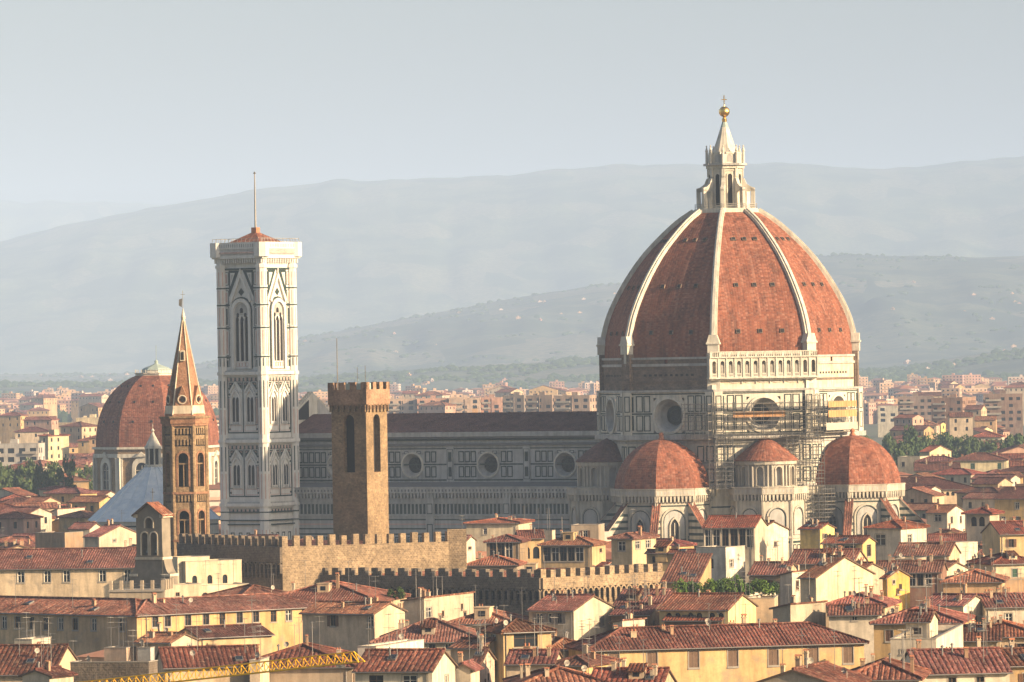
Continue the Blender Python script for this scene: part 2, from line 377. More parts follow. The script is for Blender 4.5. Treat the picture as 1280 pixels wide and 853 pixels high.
# ------------------------------------------------------------------ the cathedral
TH=31.3; DOME=at(910.7,447,1320); DOME.z=0
cath=empty('cathedral',DOME,radians(-TH),'huge cathedral with red tiled octagonal dome, white ribs and long grey marble nave','cathedral')
W_,G_,P_,GR,VO,GL,CR=M['white_marble'],M['green_marble'],M['pink_marble'],M['grey_marble'],M['void'],M['glass'],M['cream_stone']
CM=[W_,G_,P_,GR,VO,CR]      # material slots: 0 white 1 green 2 pink 3 grey 4 dark 5 cream
def facepl(ang, apo, cx=0, cy=0): a=radians(ang); return PL(cx+apo*cos(a),cy+apo*sin(a),ang)
C8=cos(pi/8); T8=tan(pi/8)
def corbels(b, pl, u0, u1, ztop, h=1.1, proj_=.9, sp=.85, mi=0, slab=1.2, holes=True):
    # balustrade slab carried on a row of small brackets with dark pointed panels painting the shade between
    b.pb(pl,u0,u1,ztop-slab,ztop,0,proj_,mi); b.pb(pl,u0,u1,ztop,ztop+.18,-.1,proj_+.15,mi)
    n=max(2,int((u1-u0)/sp)); s=(u1-u0)/n
    for i in range(n+1):
        u=u0+s*i
        b.pext(pl,[(u-s*.17,ztop-slab-h),(u+s*.17,ztop-slab-h),(u+s*.3,ztop-slab),(u-s*.3,ztop-slab)],0,proj_*.8,mi)
    for i in range(n):
        u=u0+s*(i+.5); b.pext(pl,[(u-s*.33,ztop-slab-h*.9),(u+s*.33,ztop-slab-h*.9),(u+s*.28,ztop-slab-.3),(u,ztop-slab-.02),(u-s*.28,ztop-slab-.3)],0,.05,4)
        if holes: b.pb(pl,u-s*.2,u+s*.2,ztop-slab*.72,ztop-slab*.3,proj_,proj_+.03,3)
def panelrow(b, pl, u0, u1, z0, z1, n, fr=.27, gap=.2, inner=0, mi=1):
    s=(u1-u0)/n
    for i in range(n): b.frame(pl,u0+s*i+gap/2,u0+s*(i+1)-gap/2,z0,z1,fr,0,.06,mi)
def oculus(parent, pl, u, z, R, r, deep, name='oculus_window'):
    b=MB(); n=28; c=lambda q,k: (u+q*cos(2*pi*k/n), z+q*sin(2*pi*k/n))
    for k in range(n):
        A=pl.p(*c(R,k),.35); B=pl.p(*c(R,k+1),.35); E=pl.p(*c(R*.88,k),.42); H=pl.p(*c(R*.88,k+1),.42)
        b.face([A,B,H,E],0); b.face([pl.p(*c(R,k),0),pl.p(*c(R,k+1),0),B,A],0)
        I=pl.p(*c(r,k),-deep); J=pl.p(*c(r,k+1),-deep); b.face([E,H,J,I],1)
    b.face([pl.p(*c(r,k),-deep) for k in range(n)],2)
    b.ring(pl,[c(r*.62,k) for k in range(n)],[c(r*.56,k) for k in range(n)],-deep,-deep+.06,3)
    for k in range(0,n,4): a=c(r*.1,k); e=c(r*.99,k); b.tube(pl.p(*a,-deep+.05),pl.p(*e,-deep+.05),.05,4,3)
    return b.build(name,[W_,GR,GL,G_],parent)
def holedwall(b, pl, u0,u1,z0,z1, uc,zc,R,mi=0,n=28):   # plain wall with one round hole
    half=R*1.02; b.wall(pl,u0,u1,z0,z1,[],mi=mi) if not R else None
    if R:
        sq=[(uc-half,zc-half,uc+half,zc+half)]
        for a,c_,z_,d_ in ((u0,uc-half,z0,z1),(uc+half,u1,z0,z1),(uc-half,uc+half,z0,zc-half),(uc-half,uc+half,zc+half,z1)):
            if c_>a and d_>z_: b.face([pl.p(a,z_),pl.p(c_,z_),pl.p(c_,d_),pl.p(a,d_)],mi)
        for k in range(n):
            t0=2*pi*k/n; t1=2*pi*(k+1)/n
            def sqp(t): m=max(abs(cos(t)),abs(sin(t))); return (uc+half*cos(t)/m, zc+half*sin(t)/m)
            q=[sqp(t0),sqp(t1),(uc+R*cos(t1),zc+R*sin(t1)),(uc+R*cos(t0),zc+R*sin(t0))]
            b.face([pl.p(*x) for x in q],mi)
# --- nave
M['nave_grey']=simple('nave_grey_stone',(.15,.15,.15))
ZR,ZE=42.8,38.3; NL=118.; NS,AS=11.2,20.5; X0=-27
nv=MB()
OC=[-38.5,-60,-81.5,-103]
for sgn in (-1,1):
    pl=PL(0,sgn*NS,90*sgn)           # u runs +x for the south plane (normal -90): u=(1,0)
    if sgn==-1:
        ux=lambda x:x
        cuts=[X0]+[(a+b_)/2 for a,b_ in zip(OC,OC[1:])]+[-NL+3.5]
        edges=[X0,-49.25,-70.75,-92.25,-NL]
        for i,oc in enumerate(OC):
            holedwall(nv,pl,edges[i+1],edges[i],26.2,ZE,oc,30.4,2.9)
            oculus(cath,pl,oc,30.4,3.15,1.95,1.3)
            a,bb=edges[i+1]+1.6,edges[i]-.3
            n=int((oc-3.4-a)/1.72)
            for z0,z1 in ((27.4,30.1),(31.0,33.7)):
                panelrow(nv,pl,oc-3.4-n*1.72,oc-3.4,z0,z1,n); m=int((bb-1.9-oc-3.4)/1.72)
                if m>0: panelrow(nv,pl,oc+3.4,oc+3.4+m*1.72,z0,z1,m)
                nv.pb(pl,edges[i+1]-.45,edges[i+1]+.45,z0+.2,z1-.2,.25,.3,1)
            for s in (-1,1): nv.frame(pl,oc-.6+s*1.75,oc+.6+s*1.75,33.05,33.75,.14,0,.05,1)
            nv.pb(pl,edges[i+1]-1.0,edges[i+1]+1.0,26.2,35.2,0,.25,0)
            nv.frame(pl,edges[i+1]-.85,edges[i+1]+.85,26.9,34.2,.12,.25,.29,1)
        nv.pb(pl,-NL,X0,30.35,30.7,0,.05,1); nv.pb(pl,-NL,X0,34.2,34.45,0,.08,1); nv.pb(pl,-NL,X0,26.6,26.95,0,.07,1)
        nv.pb(pl,-NL,X0,35.0,35.6,0,.5,3); nv.pb(pl,-NL,X0,36.3,36.75,0,.45,1); nv.pb(pl,-NL,X0,37.2,38.3,0,1.1,0); nv.pb(pl,-NL,X0,36.75,37.2,0,.8,3)
    else: nv.wall(pl,-NL*1.0 if False else X0*-1 if False else 27,NL,0,ZE,[])
# aisle
pa=PL(0,-AS,-90)
nv.wall(pa,-NL,X0+2,0,25.0,[]); nv.face([(-NL,-AS,25.0),(X0+2,-AS,25.0),(X0+2,-NS,26.3),(-NL,-NS,26.3)],3)
nv.face([(-NL,AS,0),(X0,AS,0),(X0,AS,25),(-NL,AS,25)][::-1],3); nv.face([(-NL,AS,25.0),(X0,AS,25.0),(X0,NS,26.3),(-NL,NS,26.3)],3)
nv.face([(-NL,-AS,0),(-NL,-AS,25),(-NL,-NS,26),(-NL,-NS,0)],0)
nv.box(-NL-.5,-NL+2.2,-AS-.4,AS+.4,0,27.5,0); nv.box(-NL-.5,-NL+2.2,-NS-.4,NS+.4,27.5,39.5,0)
corbels(nv,pa,-NL,X0+2,25.2,1.2,1.0,.95,0,1.3)
ns=int((NL+X0)/1.1)
for i in range(ns):
    u=-NL+1+i*1.1; nv.pb(pa,u+.18,u+.82,18.9,21.3,0,.06,1)
nv.pb(pa,-NL,X0,21.5,21.75,0,.15,0); nv.pb(pa,-NL,X0,18.4,18.8,0,.25,0)
for z,mi in ((17.4,1),(16.3,2),(15.2,1),(13.9,1)): nv.pb(pa,-NL,X0,z,z+.32,0,.05,mi)
for i in range(int(ns*.6)):
    u=-NL+1+i*1.8; nv.frame(pa,u,u+1.4,9.5,13.4,.22,0,.06,1); nv.pb(pa,u+.45,u+.95,9.9,13.0,0,.05,3)
for x in (-49.25,-70.75,-92.25): nv.pb(pa,x-1.1,x+1.1,0,24,0,.55,0); nv.frame(pa,x-.8,x+.8,18.9,21.4,.18,.55,.6,1); nv.frame(pa,x-.8,x+.8,9.5,16.5,.18,.55,.6,1)
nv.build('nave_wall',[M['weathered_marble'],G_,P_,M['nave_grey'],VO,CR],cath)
r=MB(); e=.9
r.corr([(-NL,-NS-e,ZE),(X0,-NS-e,ZE),(X0,0,ZR),(-NL,0,ZR)],.7,.1); r.corr([(X0,NS+e,ZE),(-NL,NS+e,ZE),(-NL,0,ZR),(X0,0,ZR)],.7,.1)
r.build('nave_roof',[M['dark_tiles'],M['wood']],cath)
fg=MB(); pf=PL(-NL-1,0,0)
fg.pext(pf,[(-11.5,39.5),(11.5,39.5),(11.5,41.5),(0,48.2),(-11.5,41.5)],0,1.6,0)
for sgn in (-1,1):
    for i in range(14):
        u=sgn*(.6+i*.82); z=48.0-abs(u)*.58; fg.pb(pf,u-.22,u+.22,z-.2,z+.75,.4,1.2,0)
    fg.pext(pf,[(sgn*2,41.6),(sgn*10.6,41.6),(sgn*2,46.4)],1.6,1.72,4 if sgn==-1 else 3)
    for i in range(5): fg.pb(pf,sgn*11.2-1.1,sgn*11.2+1.1,34+i*1.1,34.6+i*1.1,1.6,1.72,1)
    fg.pb(pf,sgn*11.2-1.3,sgn*11.2+1.3,38,42.6,-.3,2,0)
for i in range(16): fg.pb(pf,-18.6+i*.5 if i<15 else -11.5,-18.35+i*.5 if i<15 else -11.3,27.8,29.6,1.0,1.3,4)
fg.build('facade_gable',CM,cath)
# --- octagon, drum
RB=31.1
od=MB()
OA=RB*C8; hw=RB*sin(pi/8)
od.prism(ngon(RB-.6,8,22.5),0,37,0,top=False,bottom=False)
for k in range(8):
    an=-180+45*k; pl=facepl(an,OA); pl2=facepl(an,(RB-.6)*C8)
    zc=41.9
    holedwall(od,pl,-hw,hw,37.4,47.3,0,zc,4.0)
    o=oculus(cath,pl,0,zc,4.35,2.3,3.0)
    # panels each side
    for sgn in (-1,1):
        for z0,z1 in ((38.3,42.0),(42.7,46.5)):
            for i in range(2):
                a=sgn*(5.0+i*2.0); lo_,hi_=min(a,a+sgn*1.75),max(a,a+sgn*1.75); od.frame(pl,lo_,hi_,z0,z1,.22,0,.08,1)
        for z0,z1 in ((38.5,41.9),(42.7,46.3)): od.pb(pl,sgn*9.75-.3,sgn*9.75+.3,z0,z1,0,.08,1)
        od.pb(pl,sgn*10.9-1.0,sgn*10.9+1.0,37.4,47.3,0,.5,0); od.frame(pl,sgn*10.9-.7,sgn*10.9+.7,38.3,42.0,.2,.5,.56,1); od.frame(pl,sgn*10.9-.7,sgn*10.9+.7,42.7,46.4,.2,.5,.56,1)
    od.pb(pl,-hw,-4.4,42.15,42.5,0,.05,1); od.pb(pl,4.4,hw,42.15,42.5,0,.05,1); od.pb(pl,-hw,hw,46.75,47.0,0,.06,1); od.pb(pl,-hw,hw,37.65,37.9,0,.06,1)
    od.pb(pl,-hw-.4,hw+.4,36.3,37.4,-.6,1.0,3); od.pb(pl,-hw-.2,hw+.2,47.3,47.8,-.8,.5,3)
    # body under the drum
    for sgn in (-1,1):
        for z0,z1 in ((26.3,29.6),(31.2,34.8)):
            od.frame(pl2,sgn*10.4-1.0,sgn*10.4+1.0,z0,z1,.25,0,.1,1); od.frame(pl2,sgn*7.9-.9,sgn*7.9+.9,z0,z1,.25,0,.1,1)
    for z in (25.2,30.2,35.4): od.pb(pl2,-hw+.2,hw-.2,z,z+.5,0,.35,3)
    od.pb(pl2,-hw+.2,hw-.2,30.8,31.0,0,.08,1); od.pb(pl2,-hw+.2,hw-.2,23.2,24.9,0,1.2,0)
    for z in (20.5,18.6,16.8,14.9,12.8): od.pb(pl2,-hw+.2,hw-.2,z,z+.35,0,.06,1)
od.build('drum',CM,cath)
um=MB()
for k in range(8):
    an=-180+45*k; R2=30.3; pl=facepl(an,R2*C8); h2=R2*sin(pi/8)
    if k==3: continue
    um.wall(pl,-h2,h2,47.8,55.2,[(-1.6,-.6,53.6,55.1)] if k%2==0 else [],.5,3 if k==4 else 0,0,2)
    um.pb(pl,-h2,h2,53.3,53.9,0,.35,1); um.pb(pl,-h2+2,h2-2,49.6,50.1,0,.25,0); um.pb(pl,-h2,h2,54.9,55.4,-.4,.3,1)
    for s in (-1,1): um.pb(pl,s*(h2-.9)-.8,s*(h2-.9)+.8,47.8,55.0,0,.35,0)
    for i in range(10): um.pb(pl,-7+i*1.4,-6.3+i*1.4,51.0,51.5,0,.04,2)
um.build('drum_masonry',[M['raw_brick'],GR,VO,CR],cath)
# finished gallery on the south-east face
gb=MB(); pl=facepl(-45,30.3*C8); h2=30.3*sin(pi/8)
gb.wall(pl,-h2,h2,47.8,56.3,[],mi=0)
gb.pb(pl,-h2-.6,h2+.6,47.8,48.9,0,.5,0); gb.pb(pl,-h2+1,h2-1,48.9,50.2,0,.35,5); gb.pb(pl,-h2-1.6,h2+1.6,50.2,50.55,-.5,1.9,0); gb.pb(pl,-h2-1.2,h2+1.2,49.9,50.2,-.5,1.4,0)
for i in range(5):
    u=-8.4+i*3.4
    for t_ in range(7): a=u+t_*.48; gb.pb(pl,a,a+.48,49.65-.5*sin(pi*(t_+.5)/7),49.9-.5*sin(pi*(t_+.5)/7),.35,.5,0)
    gb.pb(pl,u+3.4-.12,u+3.4+.12,49.0,50.0,.35,.6,0)
L=h2+1.3; n=13; s=2*L/n
pg=facepl(-45,30.3*C8+1.6)
hol=[(-L+s*i+s*.27,-L+s*(i+1)-s*.27,51.45,54.3,1) for i in range(n)]
gb.wall(pg,-L,L,50.55,55.0,hol,.35,0,0)
gb.face([pl.p(-L,50.56,.02),pl.p(L,50.56,.02),pl.p(L,55,.02),pl.p(-L,55,.02)],3)
for e_ in (-1,1):
    q=[pl.p(e_*L,50.55,-.8),pl.p(e_*L,50.55,1.6),pl.p(e_*L,56.2,1.6),pl.p(e_*L,56.2,-.8)]; gb.face(q if e_>0 else q[::-1],0)
    gb.face([pl.p(e_*(L-.3),z_,d_) for z_,d_ in ((50.55,-.8),(50.55,1.3),(56.0,1.3),(56.0,-.8))][::-e_],0)
for i in range(n+1): gb.pb(pg,-L+s*i-.17,-L+s*i+.17,50.55,55.0,0,.18,0)
for h in hol: 
    gb.pb(pg,h[0],h[1],51.2,51.3,-.2,.08,0)
    for q in range(4): a=h[0]+.1+q*.24; gb.pb(pg,a,a+.1,50.75,51.2,0,.06,3)
gb.pb(pg,-L-.1,L+.1,55.0,55.3,-.3,.4,0); gb.face([pl.p(-L,55.3,0),pl.p(L,55.3,0),pl.p(L,55.3,1.9),pl.p(-L,55.3,1.9)],0)
gb.pb(pg,-L,L,56.3,56.5,-.2,.2,0)
for i in range(60): a=-L+2*L*i/60; gb.pb(pg,a,a+.18 if i%5 else a+.45,55.3,56.3,-.1,.1,0)
gb.build('marble_gallery',CM,cath)
# --- the great dome
RZ=[(54.0,29.9),(58.5,29.7),(63.7,28.5),(67,27.2),(70.3,25.5),(75,22.6),(79.8,18.9),(84.5,14.2),(87.2,11.0),(89.4,7.6)]
def dr(z):
    # smooth Catmull-Rom through the measured half-widths
    for i in range(len(RZ)-1):
        if z<=RZ[i+1][0]:
            p1,p2=RZ[i],RZ[i+1]; p0=RZ[max(0,i-1)]; p3=RZ[min(len(RZ)-1,i+2)]
            t=(z-p1[0])/(p2[0]-p1[0]); m1=(p2[1]-p0[1])/(p2[0]-p0[0])*(p2[0]-p1[0]); m2=(p3[1]-p1[1])/(p3[0]-p1[0])*(p2[0]-p1[0])
            return (2*t**3-3*t*t+1)*p1[1]+(t**3-2*t*t+t)*m1+(-2*t**3+3*t*t)*p2[1]+(t**3-t*t)*m2
    return RZ[-1][1]
Z=[54+35.4*i/40 for i in range(41)]
sh=MB()
for k in range(8):
    a0=radians(22.5+45*k); a1=radians(67.5+45*k)
    for z0,z1 in zip(Z,Z[1:]):
        r0,r1=dr(z0),dr(z1); sh.face([(r0*cos(a0),r0*sin(a0),z0),(r0*cos(a1),r0*sin(a1),z0),(r1*cos(a1),r1*sin(a1),z1),(r1*cos(a0),r1*sin(a0),z1)],0)
    am=(a0+a1)/2
    for z,sp in ((61.1,5.3),(71.8,4.4),(82.6,2.6)):
        ap=dr(z)*C8; sl_=(dr(z+.5)-dr(z-.5)); d_=Vector((cos(am),sin(am),0)); u_=Vector((-sin(am),cos(am),0)); up=(Vector((0,0,1))+d_*sl_*C8).normalized(); nn=u_.cross(up); nn=nn if nn.dot(d_)>0 else -nn
        for i in (-1,0,1):
            c=d_*ap+Vector((0,0,z))+u_*(i*sp)
            def bx(wd,ht,dd,mi):
                P=[c+u_*wd+up*-ht,c+u_*wd+up*ht,c-u_*wd+up*ht,c-u_*wd+up*-ht]
                Q=[p+nn*dd for p in P]; sh.face(Q,mi)
                for q in range(4): sh.face([P[q],P[(q+1)%4],Q[(q+1)%4],Q[q]],mi)
            bx(.5,.5,.30,1); bx(.4,.4,.33,2)
sh.build('dome_shell',[M['dome_tiles'],M['raw_brick'],VO],cath)
for k in range(8):
    a=radians(22.5+45*k); d_=Vector((cos(a),sin(a),0)); t_=Vector((-sin(a),cos(a),0)); rb=MB()
    for wdt,pr,mi in ((.88,.55,0),(.38,.9,0)):
        P=[]
        for z in Z:
            r_=dr(z); dz=.6; sl_=(dr(min(z+dz,89.4))-dr(max(z-dz,54)))/(min(z+dz,89.4)-max(z-dz,54))
            n_=(d_-Vector((0,0,sl_))).normalized(); wd=wdt*(1-.3*(z-54)/35)
            c=d_*r_+Vector((0,0,z)); P.append((c-t_*wd-n_*.5,c-t_*wd+n_*pr,c+t_*wd+n_*pr,c+t_*wd-n_*.5))
        for A,B in zip(P,P[1:]):
            for i in range(3): rb.face([A[i],A[i+1],B[i+1],B[i]],mi)
        rb.face(P[0],mi)
    q=PL(30.1*cos(a),30.1*sin(a),math.degrees(a))
    rb.pext(q,[(-1.5,47.8),(1.5,47.8),(1.5,56.2),(-1.5,56.2)],-1.2,.5,1); rb.pb(q,-1.3,1.3,56.2,58.2,-1.2,.9,0); rb.pb(q,-1.6,1.6,58.2,58.6,-1.2,1.15,0); rb.pext(q,[(-1.5,58.6),(1.5,58.6),(.9,60.4),(-.9,60.4)],-1,.9,0)
    rb.build('rib',[W_,W_ if k in (6,7) else M['raw_brick']],cath)
# --- lantern
ln=MB()
ln.prism(ngon(8.0,8,22.5),88.9,89.9,0); ln.prism(ngon(7.5,8,22.5),89.9,90.15,0)
ln.prism(ngon(4.0,8,22.5),90.1,99.6,0,top=False,bottom=False)
for k in range(8):
    pl=facepl(45*k,4.0*C8); hwk=4.0*sin(pi/8)
    O=outline(-.55,.55,91.0,98.3,1); I=outline(-.8,.8,90.8,98.6,1)
    ln.pext(pl,O,0,.06,4); ln.ring(pl,I,O,0,.2,0); ln.pb(pl,-hwk,hwk,99.0,99.3,0,.2,0)
    ln.pb(pl,-hwk-.3,hwk+.3,99.6,100.3,-.3,.45,0); ln.pb(pl,-hwk-.55,hwk+.55,100.3,100.8,-.3,1.05,3)
    ln.pb(pl,-hwk,hwk,100.8,103.0,-.6,0,0); n1=outline(-.6,.6,101.1,102.9,1); ln.pext(pl,n1,0,.05,3); ln.pb(pl,-.75,.75,103.0,103.5,-.5,.15,0)
    a=radians(22.5+45*k); q=PL(0,0,22.5+45*k+90)   # radial plane: u runs outwards? (normal is tangential)
    def rad(prof,wd):
        for s_ in (-1,1):
            P=[(r_*cos(a)-s_*wd*sin(a),r_*sin(a)+s_*wd*cos(a),z_) for r_,z_ in prof]; ln.face(P if s_<0 else P[::-1],0)
        for i in range(len(prof)):
            A=prof[i]; B=prof[(i+1)%len(prof)]
            ln.face([(A[0]*cos(a)+wd*sin(a),A[0]*sin(a)-wd*cos(a),A[1]),(A[0]*cos(a)-wd*sin(a),A[0]*sin(a)+wd*cos(a),A[1]),(B[0]*cos(a)-wd*sin(a),B[0]*sin(a)+wd*cos(a),B[1]),(B[0]*cos(a)+wd*sin(a),B[0]*sin(a)-wd*cos(a),B[1])],0)
    rad([(5.9,90.1),(6.9,90.1),(6.9,94.6),(6.0,95.1)],.42); rad([(3.9,94.2),(6.9,94.2),(6.9,95.0),(5.9,95.3),(5.0,96.0),(4.5,97.2),(3.9,97.6)],.42); rad([(3.9,90.1),(4.7,90.1),(4.7,94.2),(3.9,94.2)],.42)
    rad([(3.6,97.6),(4.3,97.6),(4.3,99.8),(3.6,99.8)],.35)
    x,y=4.35*cos(a),4.35*sin(a); ln.lathe([(.35,100.8),(.3,103.6),(.42,103.7),(.3,104.1),(.12,104.7),(.22,104.9),(0,105.2)],8,0,x,y)
    ln.tube((7.3*cos(a),7.3*sin(a),90.1),(7.3*cos(a),7.3*sin(a),91.3),.08,4,3)
    a2=radians(67.5+45*k); ln.tube((7.3*cos(a),7.3*sin(a),91.2),(7.3*cos(a2),7.3*sin(a2),91.2),.06,4,3); ln.tube((7.3*cos(a),7.3*sin(a),90.7),(7.3*cos(a2),7.3*sin(a2),90.7),.05,4,3)
lo=ln.build('lantern',CM,cath)
cn=MB(); N=32
for k in range(12):
    z0=103.0+7.7*k/12; z1=103.0+7.7*(k+1)/12; r0=3.05-(3.05-.5)*(k/12)**.92; r1=3.05-(3.05-.5)*((k+1)/12)**.92
    for i in range(N):
        f=lambda j: 1 if j%4 else 1.07
        A,B=2*pi*i/N,2*pi*(i+1)/N; cn.face([(r0*f(i)*cos(A),r0*f(i)*sin(A),z0),(r0*f(i+1)*cos(B),r0*f(i+1)*sin(B),z0),(r1*f(i+1)*cos(B),r1*f(i+1)*sin(B),z1),(r1*f(i)*cos(A),r1*f(i)*sin(A),z1)],0 if k<10 else 1)
cn.build('lantern_cone',[W_,M['copper']],lo)
bl=MB(); bl.lathe([(.55,110.6),(.62,111.2),(.4,111.6),(.45,111.9)],16,smooth=True); bl.lathe([(1.28*sin(pi*i/14)+.001,113.05-1.28*cos(pi*i/14)) for i in range(15)],24,smooth=True); bl.build('gilt_ball',M['gold'],lo)
cx=MB(); cx.lathe([(.18,114.2),(.12,114.6),(.08,114.8)],8); 
cx.box(-.09,.09,-.09,.09,114.6,116.9); q=PL(0,0,-TH-90+TH); cx.pb(PL(0,0,-58.7),-.65,.65,115.8,116.0,-.08,.08); cx.build('cross',M['gold'],lo)
# --- tribunes and exedrae
def archpanel(b, pl, u, z0, z1, w, mi_in=3, win=None, ring_=.35):
    O=outline(u-w/2,u+w/2,z0,z1,1); I=outline(u-w/2+ring_,u+w/2-ring_,z0,z1-ring_,1); b.ring(pl,O,I,0,.3,0); b.pext(pl,I,0,.04,mi_in)
    I2=outline(u-w/2+ring_*1.5,u+w/2-ring_*1.5,z0,z1-ring_*1.5,1); I3=outline(u-w/2+ring_*1.9,u+w/2-ring_*1.9,z0,z1-ring_*1.9,1); b.ring(pl,I2,I3,.04,.1,1)
    if win:
        a,c,e_=win; W1=outline(u-a/2,u+a/2,c,e_,2); W0=outline(u-a/2-.3,u+a/2+.3,c,e_+.45,2); b.ring(pl,W0,W1,.04,.4,0); b.pext(pl,W1,.04,.12,4); b.pb(pl,u-.08,u+.08,c,e_-a*.5,.12,.25,0)
def tribune(ang):
    d=32.6; cx_,cy_=d*cos(radians(ang)),d*sin(radians(ang)); R=11.9
    b=MB(); b.prism(ngon(R-.9,8,22.5,cx_,cy_),0,22.5,0,top=False,bottom=False)
    b.prism(ngon(R,8,22.5,cx_,cy_),24.7,24.9,3)
    for k in range(8):
        an=45*k
        if abs(((an-ang+180)%360)-180)>100: continue
        pl=facepl(an,(R-.9)*C8,cx_,cy_); hk=(R-.9)*sin(pi/8)
        corbels(b,pl,-hk-.35,hk+.35,25.1,1.4,1.0,.85,0,1.5)
        archpanel(b,pl,0,12.5,20.9,6.2,3,(1.9,9.5,18.4))
        for z,m_ in ((6.5,1),(7.6,2),(8.6,1),(9.6,2),(10.6,1),(11.6,2),(12.5,1),(13.3,1)): b.pb(pl,-hk,-1.4,z,z+.5,0,.07,m_); b.pb(pl,1.4,hk,z,z+.5,0,.07,m_)
        b.pb(pl,-hk,hk,21.2,21.5,0,.1,1); b.pb(pl,-hk,-3.15,14.0,14.4,0,.06,1); b.pb(pl,3.15,hk,14,14.4,0,.06,1); b.pb(pl,-hk,-3.15,16.5,16.9,0,.06,2); b.pb(pl,3.15,hk,16.5,16.9,0,.06,2)
        for s in (-1,1): b.pb(pl,s*hk-.35,s*hk+.35,0,22.4,-.05,.3,0)
        for i in range(4):
            for s in (-1,1): b.frame(pl,s*(1.8+i*.75)-.3,s*(1.8+i*.75)+.3,1.5,6,.12,0,.05,1)
    t_=b.build('tribune',[M['apse_marble'],G_,P_,GR,VO,CR],cath)
    dm=MB(); H=11.6
    def tr(t): return (R-.75)*sqrt(max(0,1-t**1.9))*(1-.02*t)
    for k in range(8):
        A,B=radians(22.5+45*k),radians(67.5+45*k)
        for i in range(14):
            t0,t1=i/14,(i+1)/14; t0=sin(t0*pi/2); t1=sin(t1*pi/2); r0,r1=tr(t0),tr(t1); z0,z1=24.9+H*t0,24.9+H*t1
            P=[(cx_+r0*cos(A),cy_+r0*sin(A),z0),(cx_+r0*cos(B),cy_+r0*sin(B),z0)]+([(cx_+r1*cos(B),cy_+r1*sin(B),z1),(cx_+r1*cos(A),cy_+r1*sin(A),z1)] if r1>.05 else [(cx_,cy_,z1)])
            dm.face(P,0)
    dm.build('tribune_dome',M['dome_tiles'],t_)
    fn=MB(); fn.lathe([(.5,36.2),(.8,36.6),(.55,36.9),(.45,37.2),(.62,37.6),(.45,38.0),(0,38.15)],10,0,cx_,cy_,smooth=True); fn.build('finial',M['terracotta'],t_)
    for k in range(8):
        c=22.5+45*k
        if abs(((c-ang+180)%360)-180)>75: continue
        a=radians(c); bt=MB(); r0=R-1.2; r1=r0+8.2
        def P(r_,w_,z_): return (cx_+r_*cos(a)-w_*sin(a),cy_+r_*sin(a)+w_*cos(a),z_)
        for w_,s in ((.75,1),(-.75,-1)):
            q=[P(r0,w_,0),P(r1,w_,0),P(r1,w_,13.0),P(r0,w_,21.8)]; bt.face(q if s<0 else q[::-1],0)
            for z in (4,5.5,7,8.5,10,11.5,13,14.5,16,17.5,19):
                e_=r1 if z<13 else r0+(21.8-z)/8.8*8.2-.3; s2=.04*s
                q=[P(r0,w_+s2,z),P(e_,w_+s2,z),P(e_,w_+s2,z+.62),P(r0,w_+s2,z+.62)]; bt.face(q,1)
        bt.face([P(r1,-.75,0),P(r1,.75,0),P(r1,.75,13),P(r1,-.75,13)],0)
        bt.corr([P(r1+.3,-1.0,12.9),P(r1+.3,1.0,12.9),P(r0,1.0,22.0),P(r0,-1.0,22.0)],.5,.1,2,.25,0)
        bt.build('buttress',[M['apse_marble'],G_,M['tiles']],t_,color=(1,1,1))
for a in (-90,0,90): tribune(a)
def exedra(ang):
    d=30.0; cx_,cy_=d*cos(radians(ang)),d*sin(radians(ang)); R=9.6
    b=MB(); b.prism(ngon(R-.8,8,22.5,cx_,cy_),0,22.8,0,top=False,bottom=False); b.prism(ngon(R,8,22.5,cx_,cy_),24.6,24.8,3)
    for k in range(8):
        an=45*k
        if abs(((an-ang+180)%360)-180)>100: continue
        pl=facepl(an,(R-.8)*C8,cx_,cy_); hk=(R-.8)*sin(pi/8)
        corbels(b,pl,-hk-.3,hk+.3,25.1,1.4,.9,.85,0,1.5); archpanel(b,pl,0,14.2,20.9,5.0,3)
        for z in (5,6.3,12.3): b.pb(pl,-hk,hk,z,z+.5,0,.07,1)
        b.pb(pl,-hk,hk,13.4,13.9,0,.3,0)
        for i in (-1,0,1): b.frame(pl,i*1.9-.7,i*1.9+.7,7,12,.2,0,.09,1)
        for s in (-1,1): b.pb(pl,s*hk-.3,s*hk+.3,0,22.4,-.05,.25,0)
    # drum of niches
    n=12
    for i in range(n):
        an=ang-90-15+ i*180/(n-1)*1.17
        pl=facepl(ang-105+i*210/(n-1),6.6,cx_,cy_); hk=6.6*tan(radians(105/(n-1)))+.02
        if i%2==0: b.wall(pl,-hk,hk,24.8,31.2,[(-hk*.72,hk*.72,25.6,29.9,1)],.9,0,0,3); b.ring(pl,outline(-hk*.9,hk*.9,25.5,30.25,1),outline(-hk*.72,hk*.72,25.5,29.9,1),0,.2,0)
        else:
            b.wall(pl,-hk,hk,24.8,31.2,[])
            for s in (-.5,.5): b.tube(pl.p(s,25.4,.3),pl.p(s,30.2,.3),.22,8,0)
        b.pb(pl,-hk-.1,hk+.1,30.4,31.2,0,.55,0); b.pb(pl,-hk-.1,hk+.1,24.8,25.4,0,.5,0)
    e=b.build('exedra',[M['apse_marble'],G_,P_,GR,VO,CR],cath)
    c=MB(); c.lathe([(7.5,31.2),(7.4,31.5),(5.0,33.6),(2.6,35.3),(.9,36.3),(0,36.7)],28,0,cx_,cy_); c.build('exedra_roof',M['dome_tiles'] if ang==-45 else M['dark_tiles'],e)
for a in (-45,-135,45,135): exedra(a)
